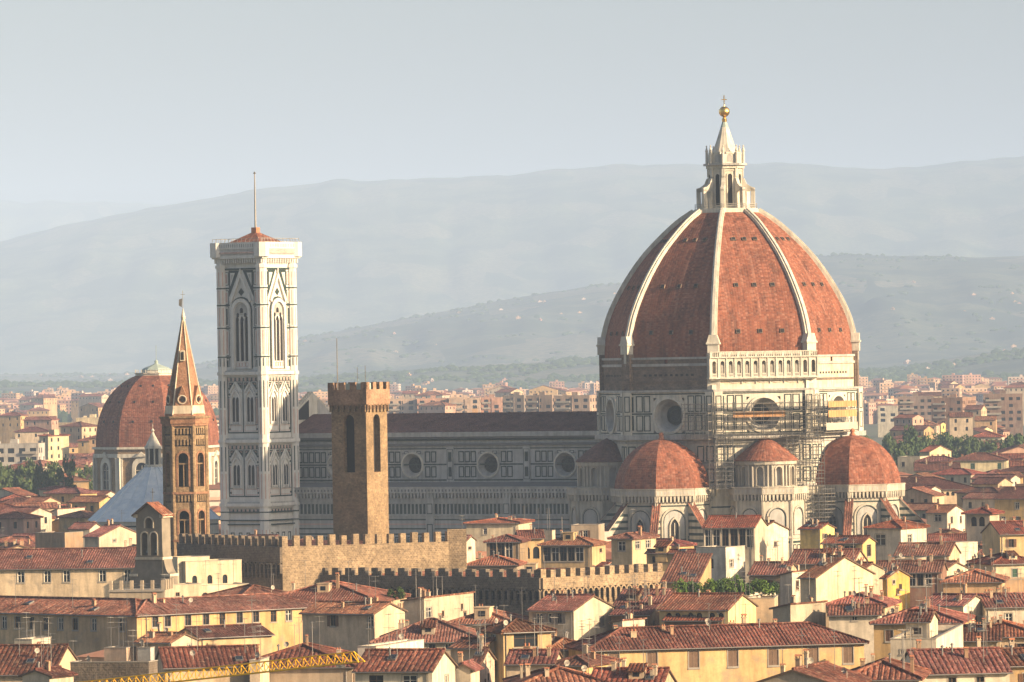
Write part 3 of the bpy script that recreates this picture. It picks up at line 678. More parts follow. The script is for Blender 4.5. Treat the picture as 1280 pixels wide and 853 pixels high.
# ------------------------------------------------------------------ scaffolding on the south-east side
sc=empty('scaffolding',DOME,radians(-TH),'grey tube scaffolding with plank decks and orange boards against the sunlit drum','scaffolding')
def scaf(ang, apo, u0, u1, z0, z1, du=2.2, dz=2.0, dd=1.6, decks=True):
    pl=facepl(ang,apo); b=MB(); k=MB(); n=max(1,round((u1-u0)/du))
    for i in range(n+1):
        u=u0+(u1-u0)*i/n
        for d_ in (0,dd): b.tube(pl.p(u,z0,d_),pl.p(u,z1,d_),.07,4)
        z=z0
        while z<z1: b.tube(pl.p(u,z,0),pl.p(u,z,dd),.06,4); z+=dz
    z=z0; j=0
    while z<=z1:
        for d_ in (0,dd): b.tube(pl.p(u0,z,d_),pl.p(u1,z,d_),.06,4); b.tube(pl.p(u0,z+1,d_),pl.p(u1,z+1,d_),.05,4) if z+1<z1 else None
        if decks: k.pb(pl,u0,u1,z-.15,z-.08,.2,dd-.1)
        for i in range(n):
            if (i+j)%3==0 and z+dz<=z1: a=u0+(u1-u0)*i/n; c=u0+(u1-u0)*(i+1)/n; b.tube(pl.p(a,z,dd),pl.p(c,z+dz,dd),.05,4)
        z+=dz; j+=1
    b.build('tube_frame',M['steel'],sc)
    if decks: k.build('plank_decks',M['plank'],sc)
scaf(-45,30.6,-12.5,12.5,36.5,44.8); scaf(0,30.6,-12.5,3,37.5,44.8); scaf(-90,31.0,5.5,12.5,36.5,44.8)
scaf(-45,31.6,8.5,12.8,0,46.0,1.4,1.8,2.4); scaf(-45,30.4,-12.6,-9,25,37,1.8); scaf(-45,30.4,4,8.5,25,37,1.5,2,3)
scaf(-22.5,33.5,-2.5,2.5,0,25,1.4,1.8,2.2); scaf(-67.5,32.5,-1,4.5,25,37,1.6,2)
for ang,u0,u1,z0,z1,ap in ((0,-11.5,2.5,40.9,42.5,32.5),(0,-11.5,2.5,43.2,44.6,32.5),(-45,-8,4.5,41.3,42.6,31.0)):
    b=MB(); pl=facepl(ang,ap); n=int((u1-u0)/1.25)
    b.pb(pl,u0,u1,z0+.1,z1-.1,0,.02)
    for i in range(n): a=u0+(u1-u0)*i/n; b.pb(pl,a+.05,a+(u1-u0)/n-.05,z0,z1,.02,.06)
    b.build('weather_board',M['board'],sc)
b=MB(); pl=facepl(0,32.4); b.pb(pl,-12.5,3,37.9,39.6,0,.06); b.build('white_sheeting',M['concrete'],sc)
# ------------------------------------------------------------------ the marble bell tower
def bellstage(b, pl, z0, z1):           # two twin-light windows in a green frame
    b.frame(pl,-5.0,5.0,z0+1.2,z1-1.6,.3,0,.1,1); b.pb(pl,-.12,.12,z0+1.5,z1-1.9,0,.1,1)
    for c in (-2.35,2.35):
        wz=z0+4.0; wt=z1-5.6
        b.pext(pl,outline(c-1.25,c+1.25,wz-.6,wt+1.4,2),0,.05,0); b.ring(pl,outline(c-1.6,c+1.6,wz-.6,wt+1.9,2),outline(c-1.25,c+1.25,wz-.6,wt+1.4,2),0,.45,0)
        for s in (-.55,.55): b.pext(pl,outline(c+s-.46,c+s+.46,wz,wt,2),.05,.09,4)
        b.tube(pl.p(c,wz,.2),pl.p(c,wt-.6,.2),.12,6,0)
        for s in (-.7,0,.7): b.pb(pl,c+s-.13,c+s+.13,wz-.45,wz-.15,.05,.12,3)
        b.pext(pl,[(c-1.75,wt+1.0),(c-1.45,wt+1.0),(c,z1-2.4),(c+1.45,wt+1.0),(c+1.75,wt+1.0),(c,z1-1.9)],0,.5,0)
        for s in (-1,1): b.pext(pl,[(c+s*.5,z1-2.1),(c+s*2.0,z1-2.1),(c+s*2.0,wt+1.7)][::s],0,.07,1); b.pext(pl,[(c+s*1.0,z1-2.4),(c+s*1.75,z1-2.4),(c+s*1.75,wt+2.9)][::s],.07,.1,2)
        b.frame(pl,c-1.9,c+1.9,z0+1.7,wz-.9,.12,0,.06,2)
    for s in (-1,1):
        b.pb(pl,s*4.35-.25,s*4.35+.25,z0+3.5,z1-6,0,.07,2); b.frame(pl,s*4.35-.5,s*4.35+.5,z0+3.2,z1-5.7,.12,0,.06,1)
        for z in (z0+2.2,z1-3.6,z1-5): b.pext(pl,[(s*4.35-.3,z),(s*4.35,z-.3),(s*4.35+.3,z),(s*4.35,z+.3)],0,.09,1)
def bell_tower():
    p=at(322.3,452,1358); e=empty('bell_tower',(p.x,p.y,0),radians(-34.5),'tall square bell tower of white, green and pink marble with a tiny tiled roof','bell tower')
    h=7.05; mats=[M['clean_marble'],M['green_marble'],M['pink_marble'],M['grey_marble'],M['void'],M['cream_stone']]
    b=MB(); bb=h-.55
    for an in (-90,0,90,180):
        pl=facepl(an,bb); w=h-1.5
        # top stage: one three-light window per face
        L=[(-2.15,-.85,56.2,67.2,2),(-.65,.65,56.2,67.2,2),(.85,2.15,56.2,67.2,2)]
        b.wall(pl,-h+.6,h-.6,53.6,79,L,.35,0,0,4); b.wall(pl,-h+.6,h-.6,0,53.6,[]); b.wall(pl,-h+.3,h-.3,79,81.1,[])
        b.pext(pl,outline(-2.2,2.2,67.3,70.2,1),0,.05,3); b.pext(pl,outline(-.5,.5,67.9,69.1,1),.05,.1,4)
        for s in (-1,1): b.pext(pl,outline(s*1.2-.35,s*1.2+.35,66.9,67.9,1),.05,.1,4)
        b.ring(pl,outline(-3.1,3.1,54.4,71.4,1),outline(-2.3,2.3,54.4,70.5,1),0,.55,0); b.ring(pl,outline(-3.4,3.4,54.4,71.8,1),outline(-3.1,3.1,54.4,71.4,1),0,.2,1)
        for s in (-.75,.75): b.tube(pl.p(s,56,.02),pl.p(s,66,.1),.16,6,0)
        for i in range(4): b.frame(pl,-1.9+i*.98,-1.05+i*.98,54.9,55.9,.1,0,.1,2)
        b.pext(pl,[(-3.5,70.9),(-2.9,70.4),(0,76.4),(2.9,70.4),(3.5,70.9),(0,77.6)],0,.6,0); b.pb(pl,-.15,.15,77.2,78.6,.1,.5,0)
        b.pext(pl,[(-.9,72.9),(0,72),(.9,72.9),(0,73.9)],0,.12,1)
        for s in (-1,1):
            b.pext(pl,[(s*.6,78.2),(s*3.9,78.2),(s*3.9,71.8)][::s],0,.07,1); b.pext(pl,[(s*1.9,77.6),(s*3.4,77.6),(s*3.4,74.4)][::s],.07,.12,0); b.pext(pl,[(s*2.4,77.2),(s*3.1,77.2),(s*3.1,75.6)][::s],.12,.15,3)
            for z0,z1,m in ((54.3,57,1),(57.6,64,2),(64.6,69.5,1),(70,73.4,2),(74.6,77.8,2)):
                b.frame(pl,s*4.75-.75,s*4.75+.75,z0,z1,.16,0,.07,1); b.pb(pl,s*4.75-.28,s*4.75+.28,z0+.5,z1-.5,0,.07,m)
        for z in (57.1,64.1,69.6,73.7): 
            for s in (-1,1): b.pb(pl,s*4.7-.95,s*4.7+.95,z,z+.35,0,.16,1)
        b.pb(pl,-w,w,78.3,78.7,0,.3,1)
        bellstage(b,pl,37.6,53.2); bellstage(b,pl,22.2,36.8)
        for z in (53.4,37.0,21.6):
            b.pb(pl,-h,h,z-.9,z-.5,0,.3,0); b.pb(pl,-h-.1,h+.1,z-.5,z+.25,0,1.05,0); b.pb(pl,-h,h,z+.25,z+.6,0,.6,3); b.pb(pl,-w,w,z+.9,z+1.4,0,.08,0); b.pb(pl,-w,w,z-2.2,z-1.0,0,.1,3)
            for i in range(16): b.pb(pl,-5.2+i*.66,-4.8+i*.66,z-2.0,z-1.2,.1,.14,2 if i%2 else 1)
        for z,m in ((19.6,1),(17.6,1),(16.6,1)): b.pb(pl,-h,h,z,z+.3,0,.62,m)
        for i in range(4): b.frame(pl,-4.9+i*2.5,-3.1+i*2.5,8.5,15.2,.3,0,.1,0); b.frame(pl,-4.6+i*2.5,-3.4+i*2.5,8.9,14.8,.22,0,.07,1)
        corbels(b,pl,-h-.25,h+.25,83.3,1.9,1.6,.72,0,1.5,False)
        pc=facepl(an,bb+1.95)
        b.pb(pl,-h-1.1,h+1.1,83.3,84.9,1.2,1.7,0); b.pb(pl,-h-1.1,h+1.1,82.2,82.6,1.2,1.8,2)
        for i in range(22): b.pb(pl,-7.6+i*.7,-7.3+i*.7,83.7,84.5,1.7,1.74,3)
        for i in range(13): u=-8+i*16/12; b.tube(pl.p(u,84.9,1.5),pl.p(u,85.9,1.2),.05,4,3)
        b.tube(pl.p(-8,85.8,1.25),pl.p(8,85.8,1.25),.06,4,3)
    b.box(-h-1.05,h+1.05,-h-1.05,h+1.05,81.0,83.2,0)
    for sx in (-1,1):
        for sy in (-1,1):
            cx_,cy_=sx*(h-.75),sy*(h-.75)
            b.prism(ngon(1.45,8,22.5,cx_,cy_),0,80.9,0,False,False); b.prism(ngon(2.1,8,22.5,cx_+sx*.65,cy_+sy*.65),81.4,84.9,0); 
            for z in (53.4,37.0,21.6,79.2): b.prism(ngon(1.75,8,22.5,cx_,cy_),z-.5,z+.25,0)
            for k in range(8):
                pk=facepl(45*k,1.45*C8,cx_,cy_)
                for z0,z1,m in ((9,15.5,2),(23,29,2),(29.6,35.5,1),(38.5,44.5,2),(45,51.5,1),(55,57,1),(57.8,63.8,2),(64.8,69.2,2),(70.2,73.4,2),(74.4,77.8,2)): b.pb(pk,-.13,.13,z0,z1,0,.04,m)
                for z in (57.1,64.1,69.6,73.7,19.6,17.6): b.pb(pk,-.6,.6,z,z+.3,0,.05,1)
    b.build('shaft',mats,e); e.scale=(.945,.945,1)
    r=MB(); q=6.3
    for s in range(4):
        a=pi/2*s; P=[(q*cos(a+pi/4)*1.414,q*sin(a+pi/4)*1.414,84.2),(q*cos(a+3*pi/4)*1.414,q*sin(a+3*pi/4)*1.414,84.2),(0,0,87.8)]; r.corr(P,.5,.08)
    r.build('roof',[M['tiles'],M['wood']],e,color=(1,1,1))
    m=MB(); m.box(-.8,.8,-.8,.8,87.0,88.6); m.build('roof_pedestal',M['terracotta'],e); m=MB(); m.tube((0,0,88.5),(0,0,101.6),.28,8,0,.14); m.lathe([(.3,101.6),(.35,101.8),(0,102.2)],8); m.build('flagpole',M['metal'],e)
bell_tower()
# ------------------------------------------------------------------ brick tower with crenellations
def square_tower():
    p=at(458.6,590,1006); w=7.3; e=empty('crenellated_tower',(p.x,p.y,0),radians(-30),'square brown stone tower with a brick crenellated top and tall arched openings','tower')
    b=MB(); Zt=52.0
    def face_(pl,hk):
        b.wall(pl,-hk,hk,0,Zt-3.9,[(-1.15,1.15,35.8,46.2,1)],1.1,0,0,3)
        corb=MB
        n=6; s=2*(hk+.05)/n
        for i in range(n):
            u=-hk-.05+s*(i+.5); b.pb(pl,u-s*.5,u-s*.22,Zt-5.3,Zt-3.9,0,.38,0); b.pb(pl,u+s*.22,u+s*.5,Zt-5.3,Zt-3.9,0,.38,0)
            b.ring(pl,outline(u-s*.5,u+s*.5,Zt-4.9,Zt-3.6,1),outline(u-s*.26,u+s*.26,Zt-4.9,Zt-4.1,1),0,.38,1)
        b.wall(pl,-hk-.42,hk+.42,Zt-3.95,Zt-1.3,[],d=.42,mi=1); n=4; s=2*(hk+.42)/(2*n-1)
        for i in range(n): u=-hk-.42+s*2*i; b.pb(pl,u,u+s,Zt-1.3,Zt,0,.42,1)
    # local frame: corner towards the camera at the origin, footprint runs left and back
    hk=w/2
    for an,cx_,cy_ in ((-90,-hk,0),(0,0,hk),(90,-hk,w),(180,-w,hk)):
        face_(PL(cx_,cy_,an),hk)
    b.box(-w-.4,.4,-.4,w+.4,Zt-3.96,Zt-3.9,1)
    b.box(-w-.35,.35,-.35,w+.35,Zt-1.9,Zt-1.8,0)
    b.build('tower_wall',[M['brown_stone'],M['tan_brick'],M['grey_trim'],M['void']],e)
    m=MB(); m.tube((-6.8,1.5,Zt-2),(-6.8,1.5,Zt+8),.12,6,0,.07); m.build('mast',M['metal'],e)
    m=MB(); m.tube((-.6,1.0,Zt-2),(-.6,1.0,Zt+3),.06,5); m.tube((-3.5,3,Zt-2),(-3.5,3,Zt+2.8),.05,5); m.build('antenna',M['metal'],e)
    m=MB(); m.box(-5.6,-1.2,2.2,5.6,Zt-1.8,Zt-.2); m.build('roof_hut',M['copper'],e)
square_tower()
# ------------------------------------------------------------------ hexagonal brick spire
def spire_tower():
    p=at(231,520,1020); e=empty('spire_tower',(p.x,p.y,0),radians(-4),'slender hexagonal brown stone tower with a pointed brick spire','church tower')
    R=3.85; K=cos(pi/6); b=MB()
    for k in range(6):
        pl=facepl(-90+60*k,R*K); h=R*.5
        b.wall(pl,-h,h,0,45.2,[(-.95,.95,33.6,39.7,1),(-.95,.95,24.8,29.2,1),(-.8,.8,9,14.2,1)],.7,0,0,None)
        for z0,z1,zz in ((33.6,39.7,37.6),(24.8,29.2,27.4)):
            b.ring(pl,outline(-1.3,1.3,z0,z1+.4,1),outline(-.95,.95,z0,z1,1),0,.12,1); b.tube(pl.p(0,z0,-.3),pl.p(0,zz,-.3),.11,6,0); b.pb(pl,-.95,.95,zz,zz+.25,-.45,-.15,0)
        for z in (32.2,23.6,44.6): b.pb(pl,-h-.1,h+.1,z,z+.4,0,.4,1)
        for z in (30.7,22.3,42.9,40.9):
            for i in range(6): u=-h+.35+i*(2*h-.7)/5; b.pb(pl,u-.16,u+.16,z+.2,z+1.3,0,.25,0)
            for i in range(5): u=-h+.35+(i+.5)*(2*h-.7)/5; b.pext(pl,outline(u-.24,u+.24,z,z+1.2,1),0,.03,3)
        b.pb(pl,-h-.25,h+.25,45.0,46.0,0,.55,1); b.pb(pl,-h-.35,h+.35,46.0,46.35,-.3,.8,0)
        a=radians(-90+60*k+30); b.prism(ngon(.45,8,0,R*.98*cos(a),R*.98*sin(a)),0,45.3,0,False,False)
        # gable with quatrefoil on each side of the spire
        g=facepl(-90+60*k,R*K-.2); b.pext(g,[(-1.75,46.3),(1.75,46.3),(1.75,48.3),(-1.75,48.3)],-.5,0,2)
        b.pext(g,[(-1.45,48.3),(1.45,48.3),(0,51.9)],-2,0,1)
        b.ring(g,[(.85*cos(2*pi*i/16),49.4+.85*sin(2*pi*i/16)) for i in range(16)],[(.66*cos(2*pi*i/16),49.4+.66*sin(2*pi*i/16)) for i in range(16)],0,.15,2)
        for du,dz in ((.26,0),(-.26,0),(0,.26),(0,-.26)): b.pext(g,[(du+.27*cos(2*pi*i/8),49.4+dz+.27*sin(2*pi*i/8)) for i in range(8)],0,.06+.004*(du+2*dz),3)
    b.prism(ngon(R-.9,6,0),45.2,46.3,0); b.prism(ngon(1.7,6,0),0,45.2,3)  # dark core added inside so the window openings look shaded
    b.build('tower_wall',[M['brown_stone'],M['red_brick'],M['cream_stone'],M['void']],e)
    s=MB(); s.prism(ngon(3.75,6,0),46.3,46.9,0,P2=ngon(3.6,6,0)); A=ngon(3.6,6,0); B=ngon(.22,6,0); s.prism(A,46.9,63.8,0,P2=B)
    for k in range(6):
        a=radians(60*k); s.tube((3.65*cos(a),3.65*sin(a),46.6),(.24*cos(a),.24*sin(a),63.9),.16,5,1,.1)
        pl=PL(0,0,-90+60*k)
    pl=facepl(-90,1.5); s.pext(pl,outline(-.42,.42,56.4,58.4,1),-.6,.55,1); s.pext(pl,outline(-.26,.26,56.6,58.1,1),.55,.6,2)
    s.build('spire',[M['red_brick'],M['cream_stone'],VO],e)
    f=MB(); f.lathe([(.3,63.6),(.42,64.4),(.25,65.0),(.12,65.6),(.05,66)],8); f.build('spire_tip',M['cream_stone'],e)
    f=MB(); f.tube((0,0,65.8),(0,0,69.2),.05,5); f.tube((-.4,0,68.5),(.4,0,68.5),.05,4); f.face([(-.2,0,66.2),(-.1,0,67.8),(-.7,0,67.6),(-.75,0,66.5)]); f.face([(-.2,.05,66.2),(-.75,.05,66.5),(-.7,.05,67.6),(-.1,.05,67.8)]); f.build('weather_vane',M['metal'],e)
spire_tower()
# ------------------------------------------------------------------ chapel dome behind the spire
def chapel():
    p=at(196.5,520,1750); e=empty('domed_chapel',(p.x,p.y,0),radians(-12),'large red tiled octagonal dome on a brown drum behind the thin spire','chapel')
    R=19.4; zb=30.2; H=22.5; ph=22.5; b=MB()
    b.prism(ngon(R+.3,8,ph),0,27,0,top=False,bottom=False); b.prism(ngon(R+.9,8,ph),27,28.2,1); b.prism(ngon(R+.5,8,ph),28.2,29.6,0); b.prism(ngon(R+1.2,8,ph),29.6,30.3,1)
    for k in range(8):
        pl=facepl(45*k,(R+.3)*C8); h=R*sin(pi/8)
        for s in (-1,1): b.pb(pl,s*h-1.2,s*h+1.2,0,27,0,.35,1)
        b.pext(pl,outline(-2.0,2.0,14.5,25.5,1),0,.12,2); b.ring(pl,outline(-3.1,3.1,13.4,27.2,1),outline(-2.0,2.0,14.5,25.5,1),0,.6,1); b.pb(pl,-3.6,3.6,12.4,13.4,0,.8,1); b.pext(pl,[(-2.2,12.4),(0,10),(2.2,12.4)],0,.5,1); b.pext(pl,[(-1.9,27.3),(1.9,27.3),(0,28.8)],.6,1.1,1)
        b.pb(pl,-.1,.1,14.5,24.6,.12,.2,1)
        for z in (17,20,23): b.pb(pl,-1.9,1.9,z,z+.15,.12,.2,1)
    b.build('drum',[M['brown_stone'],M['white_marble'],GL],e)
    d=MB()
    def rr(t): return R*sqrt(max(0,1-(t*.965)**2.35))
    for k in range(8):
        A,B=radians(ph+45*k),radians(ph+45+45*k); am=(A+B)/2
        for i in range(18):
            t0,t1=sin(i/18*pi/2),sin((i+1)/18*pi/2); r0,r1=rr(t0),rr(t1)
            d.face([(r0*cos(A),r0*sin(A),zb+H*t0),(r0*cos(B),r0*sin(B),zb+H*t0),(r1*cos(B),r1*sin(B),zb+H*t1),(r1*cos(A),r1*sin(A),zb+H*t1)],0)
        for z_,us in ((.35,(-3,3)),(.62,(-3,3)),(.84,(-2,2))):
            for u in us:
                r0=rr(z_)*C8; d.tube(((r0-1)*cos(am)-u*sin(am),(r0-1)*sin(am)+u*cos(am),zb+H*z_),((r0+.25)*cos(am)-u*sin(am),(r0+.25)*sin(am)+u*cos(am),zb+H*z_+.1),.4,6,1)
    d.build('dome_shell',[M['dome_tiles'],VO],e)
    l=MB(); l.prism(ngon(6.6,8,ph),zb+H-1.6,zb+H+.2,0); l.prism(ngon(4.6,8,ph),zb+H+.2,zb+H+1.3,0); l.prism(ngon(6.9,8,ph),zb+H+.2,zb+H+.5,0)
    for k in range(24): a=radians(15*k); l.tube((6.6*cos(a),6.6*sin(a),zb+H+.5),(6.6*cos(a),6.6*sin(a),zb+H+1.5),.1,4)
    l.build('top_terrace',M['white_marble'],e)
    l=MB(); l.lathe([(4.8,zb+H+1.3),(3.9,zb+H+2.0),(1.2,zb+H+3.0),(.5,zb+H+3.4),(.6,zb+H+4.1),(0,zb+H+4.6)],8,ph); l.tube((0,0,zb+H+4.2),(0,0,zb+H+9),.07,4); l.build('copper_cap',M['copper'],e)
chapel()
def baptistery():
    p=at(192,600,1400); e=empty('baptistery',(p.x,p.y,0),radians(-31.3),'pale blue-white marble pyramid roof with a white lantern left of the spire tower','baptistery')
    b=MB(); b.prism(ngon(16.4,8,22.5),0,17,0)
    for k in range(8):
        pl=facepl(45*k,16.4*C8)
        for z in (15.6,13,9): b.pb(pl,-6,6,z,z+.4,0,.1,1)
    b.build('wall',[W_,G_],e)
    r=MB(); A=ngon(17,8,22.5); B=ngon(1.9,8,22.5); r.prism(A,17,30.4,0,P2=B)
    for k in range(8): a=radians(22.5+45*k); r.tube((17*cos(a),17*sin(a),17.05),(1.9*cos(a),1.9*sin(a),30.45),.16,4)
    for k in range(8):
        pl=facepl(45*k,0)
        for u in (-2.4,0,2.4):
            a=radians(45*k); A_=16.9*C8; x=lambda r_,u_:(r_*cos(a)-u_*sin(a),r_*sin(a)+u_*cos(a)); f=abs(u)/6.5
            q0=x(A_,u*1.0); t=1-f*1.0; rr_=A_*(1-t)+1.9*t*C8+ (0 if u==0 else 2.0); q1=x(rr_,u); z1=17.05+13.4*(A_-rr_)/(A_-1.9*C8)
            r.tube((*q0,17.08),(*q1,z1+.04),.1,4)
    r.build('roof',[M['lead']],e)
    l=MB(); l.prism(ngon(2.3,8,0),30.2,30.8,0); l.prism(ngon(1.35,8,0),30.8,34.8,1,False,False)
    for k in range(8): a=radians(45*k); l.tube((1.8*cos(a),1.8*sin(a),30.8),(1.8*cos(a),1.8*sin(a),34.8),.2,6,0)
    l.prism(ngon(2.2,8,0),34.8,35.4,0); l.prism(ngon(2.0,8,0),35.4,38.9,0,P2=ngon(.2,8,0)); l.lathe([(.2,38.9),(.45,39.3),(.2,39.7),(0,39.9)],8); l.tube((0,0,39.8),(0,0,41),.06,4); l.build('lantern',[W_,VO],e)
baptistery()
# ------------------------------------------------------------------ crenellated palace walls
def cren(A,Bp,z,zb,th,mer,gap,mh,mats,e,arches=None,slope=0):
    A=Vector(A); Bp=Vector(Bp); d=(Bp-A); L=d.length; an=math.degrees(atan2(-d.x,d.y))+180; an=math.degrees(atan2(d.y,d.x))-90
    pl=PL(A.x,A.y,an); b=MB(); mh_=mh
    b.pb(pl,0,L,zb,z-mh,-th,0,0)
    n=max(1,int(round((L+gap)/(mer+gap)))); s=(L+gap)/n
    for i in range(n): j=random.uniform(-.12,.12); b.pb(pl,i*s,i*s+s-gap+j*.5,z-mh,z+j,-th,0,0)
    if arches:
        zt,hh=arches; m=int(L/1.35); s=L/m
        b.pb(pl,0,L,zt,z-mh-.02,0,.5,0)
        for i in range(m):
            u=s*(i+.5); b.ring(pl,outline(u-s*.5,u+s*.5,zt-hh,zt+.02,1),outline(u-s*.3,u+s*.3,zt-hh,zt-.25,1),0,.5,0); b.pext(pl,outline(u-s*.3,u+s*.3,zt-hh,zt-.25,1),0,.03,1)
            b.pext(pl,[(u-s*.5-.14,zt-hh-.9),(u-s*.5+.14,zt-hh-.9),(u-s*.3,zt-hh),(u-s*.7,zt-hh)],0,.45,0)
    o=b.build('crenellated_wall',mats,e); return o
def palace():
    c0=at(352.5,671,985); e=empty('castle_wall',(c0.x,c0.y,0),0,'long sunlit rubble stone wall topped with square merlons below the brown tower','castle')
    def L(px,py,D): v=at(px,py,D); return (v.x-c0.x,v.y-c0.y)
    z=c0.z
    cren(L(224,678,1014),(0,0),z,0,1.2,1.15,1.15,1.8,[M['dark_stone'],VO],e,(z-4.6,1.9)); cren((0,0),L(566,668,997),z,0,1.2,1.0,1.2,1.75,[M['rubble_stone'],VO],e)  # shaded left wall painted in darker stone than the sunlit right one
    t=MB(); q=L(566,668,997); t.box(q[0]-1.0,q[0]+2.4,q[1]-.3,q[1]+2,0,z+.4); t.build('end_pier',M['rubble_stone'],e)
    # roofs behind the merlons
    r=MB(); a=L(250,680,1040); k=L(340,680,1010)
    def P(px,py,D): v=at(px,py,D); return (v.x-c0.x,v.y-c0.y,v.z)
    r.corr([P(262,686,1016),P(352,686,994),P(345,671,1016),P(262,678,1040)],.5,.1); r.corr([P(356,684,989),P(458,683,992),P(458,675.5,1004),P(356,676.5,1004)],.5,.1)
    r.corr([P(300,684,1012),P(375,684,1004),P(330,668.5,1020)],.5,.1)
    r.build('inner_roof',[M['tiles'],M['wood']],e,color=(1,1,1))
    c1=at(676,712.5,958); e2=empty('castle_wall',(c1.x,c1.y,0),0,'lower crenellated wall, dark on its left side and sunlit with small arches on its right','castle')
    def L2(px,py,D): v=at(px,py,D); return (v.x-c1.x,v.y-c1.y)
    z=c1.z
    cren(L2(366,714,992),(0,0),z,0,1.2,1.5,1.5,1.35,[M['dark_stone'],VO],e2,(z-3.3,1.9)); cren((0,0),L2(828,706.5,979),z,0,1.2,1.2,1.2,1.4,[M['rubble_stone'],VO],e2,(z-3.3,1.9))  # again the shade on the left side is put into darker stone
    r=MB()
    def Q(px,py,D): v=at(px,py,D); return (v.x-c1.x,v.y-c1.y,v.z)
    r.corr([Q(380,722,992),Q(664,722,968),Q(664,713.5,982),Q(380,716,1006)],.5,.1); r.corr([Q(684,720,964),Q(826,716,984),Q(822,712,996),Q(684,715,982)],.5,.1)
    r.build('inner_roof',[M['tiles'],M['wood']],e2,color=(1,1,1))
palace()
# ------------------------------------------------------------------ houses
MC={}
def prot(key, fn):
    if key not in MC: MC[key]=fn()
    return MC[key]
def win_mesh(w,h,st):
    def f():
        b=MB(); pl=PL(0,0,-90); fr=.09
        b.pb(pl,-w/2,w/2,0,h,-.23,-.2,0); b.frame(pl,-w/2,w/2,0,h,fr,-.2,-.12,1); b.pb(pl,-fr/2,fr/2,fr,h-fr,-.2,-.13,1)
        if h>1.2: b.pb(pl,-w/2+fr,-fr/2,h*.62,h*.62+.06,-.2,-.14,1); b.pb(pl,fr/2,w/2-fr,h*.62,h*.62+.06,-.2,-.14,1)
        b.pb(pl,-w/2-.14,w/2+.14,-.14,-.004,-.1,.1,2)
        if st: b.frame(pl,-w/2-.13,w/2+.13,-.002,h+.13,.125,.004,.05,2)
        return mesh(b,'window',[GL,M['white_paint'] if st==1 else M['wood'],M['grey_trim']])
    return prot(('w',w,h,st),f)
def shut_mesh(w,h,op):
    def f():
        pl=PL(0,0,-90)
        def leaf(a,c,d):
            b=MB()
            b.frame(pl,a,c,.02,h-.02,.07,d,d+.05,0); n=int(h/.16)
            for i in range(n): z=.1+(h-.2)*i/n; b.face([pl.p(a+.06,z,d+.01),pl.p(c-.06,z,d+.01),pl.p(c-.06,z+.14,d+.045),pl.p(a+.06,z+.14,d+.045)],0)
            return mesh(b,'shutter',[M['objpaint']])
        return (leaf(-w-.02,-w/2-.02,.03),leaf(w/2+.02,w+.02,.03)) if op else (leaf(-w/2,-.01,-.08),leaf(.01,w/2,-.08))
    return prot(('s',w,h,op),f)
def chim_mesh(k):
    def f():
        b=MB(); w,h=((.55,1.5),(.9,1.2),(.45,2.1))[k]
        b.box(-w/2,w/2,-.3,.3,-1.2,h,0); b.box(-w/2-.08,w/2+.08,-.38,.38,h,h+.12,0)
        if k==1:
            for s in (-.25,.25): b.lathe([(.13,h+.12),(.11,h+.5),(.16,h+.55),(.02,h+.62)],8,0,s,0,1)
        else:
            for s in (-1,1): b.box(s*w/2*.8-.06,s*w/2*.8+.06,-.25,.25,h+.12,h+.4,0)
            b.face([(-w/2-.1,-.4,h+.4),(w/2+.1,-.4,h+.4),(w/2+.1,0,h+.62),(-w/2-.1,0,h+.62)],1); b.face([(-w/2-.1,.4,h+.4),(-w/2-.1,0,h+.62),(w/2+.1,0,h+.62),(w/2+.1,.4,h+.4)],1)
        return mesh(b,'chimney',[M['plaster'],M['terracotta']])
    return prot(('c',k),f)
def ant_mesh(k):
    def f():
        b=MB()
        if k==2:
            b.tube((0,0,-.5),(0,0,.8),.04,5); n=12; 
            for i in range(n):
                A,B=2*pi*i/n,2*pi*(i+1)/n; b.face([(0,-.28,.9),(.36*cos(A),-.42,.9+.36*sin(A)),(.36*cos(B),-.42,.9+.36*sin(B))],0); b.face([(0,-.25,.9),(.36*cos(B),-.39,.9+.36*sin(B)),(.36*cos(A),-.39,.9+.36*sin(A))],0)
            b.tube((0,-.3,.9),(0,-.9,.8),.03,4); return mesh(b,'satellite_dish',[M['concrete']])
        H=(3.2,4.6)[k]; b.tube((0,0,-1),(0,0,H),.035,5)
        for j,z in enumerate((H-.1,H-.8) if k else (H-.15,)):
            b.tube((-.7,0,z),(.7,0,z),.022,4)
            for i in range(7): b.tube((-.6+i*.2,-.35,z),(-.6+i*.2,.35,z),.015,4)
        return mesh(b,'antenna',[M['metal']])
    return prot(('a',k),f)
def sky_mesh():
    def f(): b=MB(); b.box(-.5,.5,-.6,.6,-.1,.12,0); b.box(-.4,.4,-.5,.5,.12,.14,1); return mesh(b,'skylight',[M['metal'],GL])
    return prot('sky',f)
def dorm_mesh(k):
    def f():
        b=MB(); b.box(-.9,.9,-.9,1.3,-1.5,1.1 if k else .8,0)
        b.pb(PL(0,-.9,-90),-.4,.4,.1,.75,0,.03,2)
        if k: b.box(-1.0,1.0,-1.0,1.4,1.1,1.2,0)
        else: b.corr([(-1.15,-1.25,.78),(1.15,-1.25,.78),(1.15,1.5,1.6),(-1.15,1.5,1.6)],.4,.07,1,.12,0)
        return mesh(b,'dormer',[M['plaster'],M['tiles'],GL])
    return prot(('d',k),f)
def pipe_mesh():
    def f(): b=MB(); b.tube((0,0,-.4),(0,0,1.0),.11,7); b.lathe([(.2,1.0),(.2,1.12),(0,1.3)],8); return mesh(b,'vent_pipe',[M['metal']])
    return prot('pipe',f)
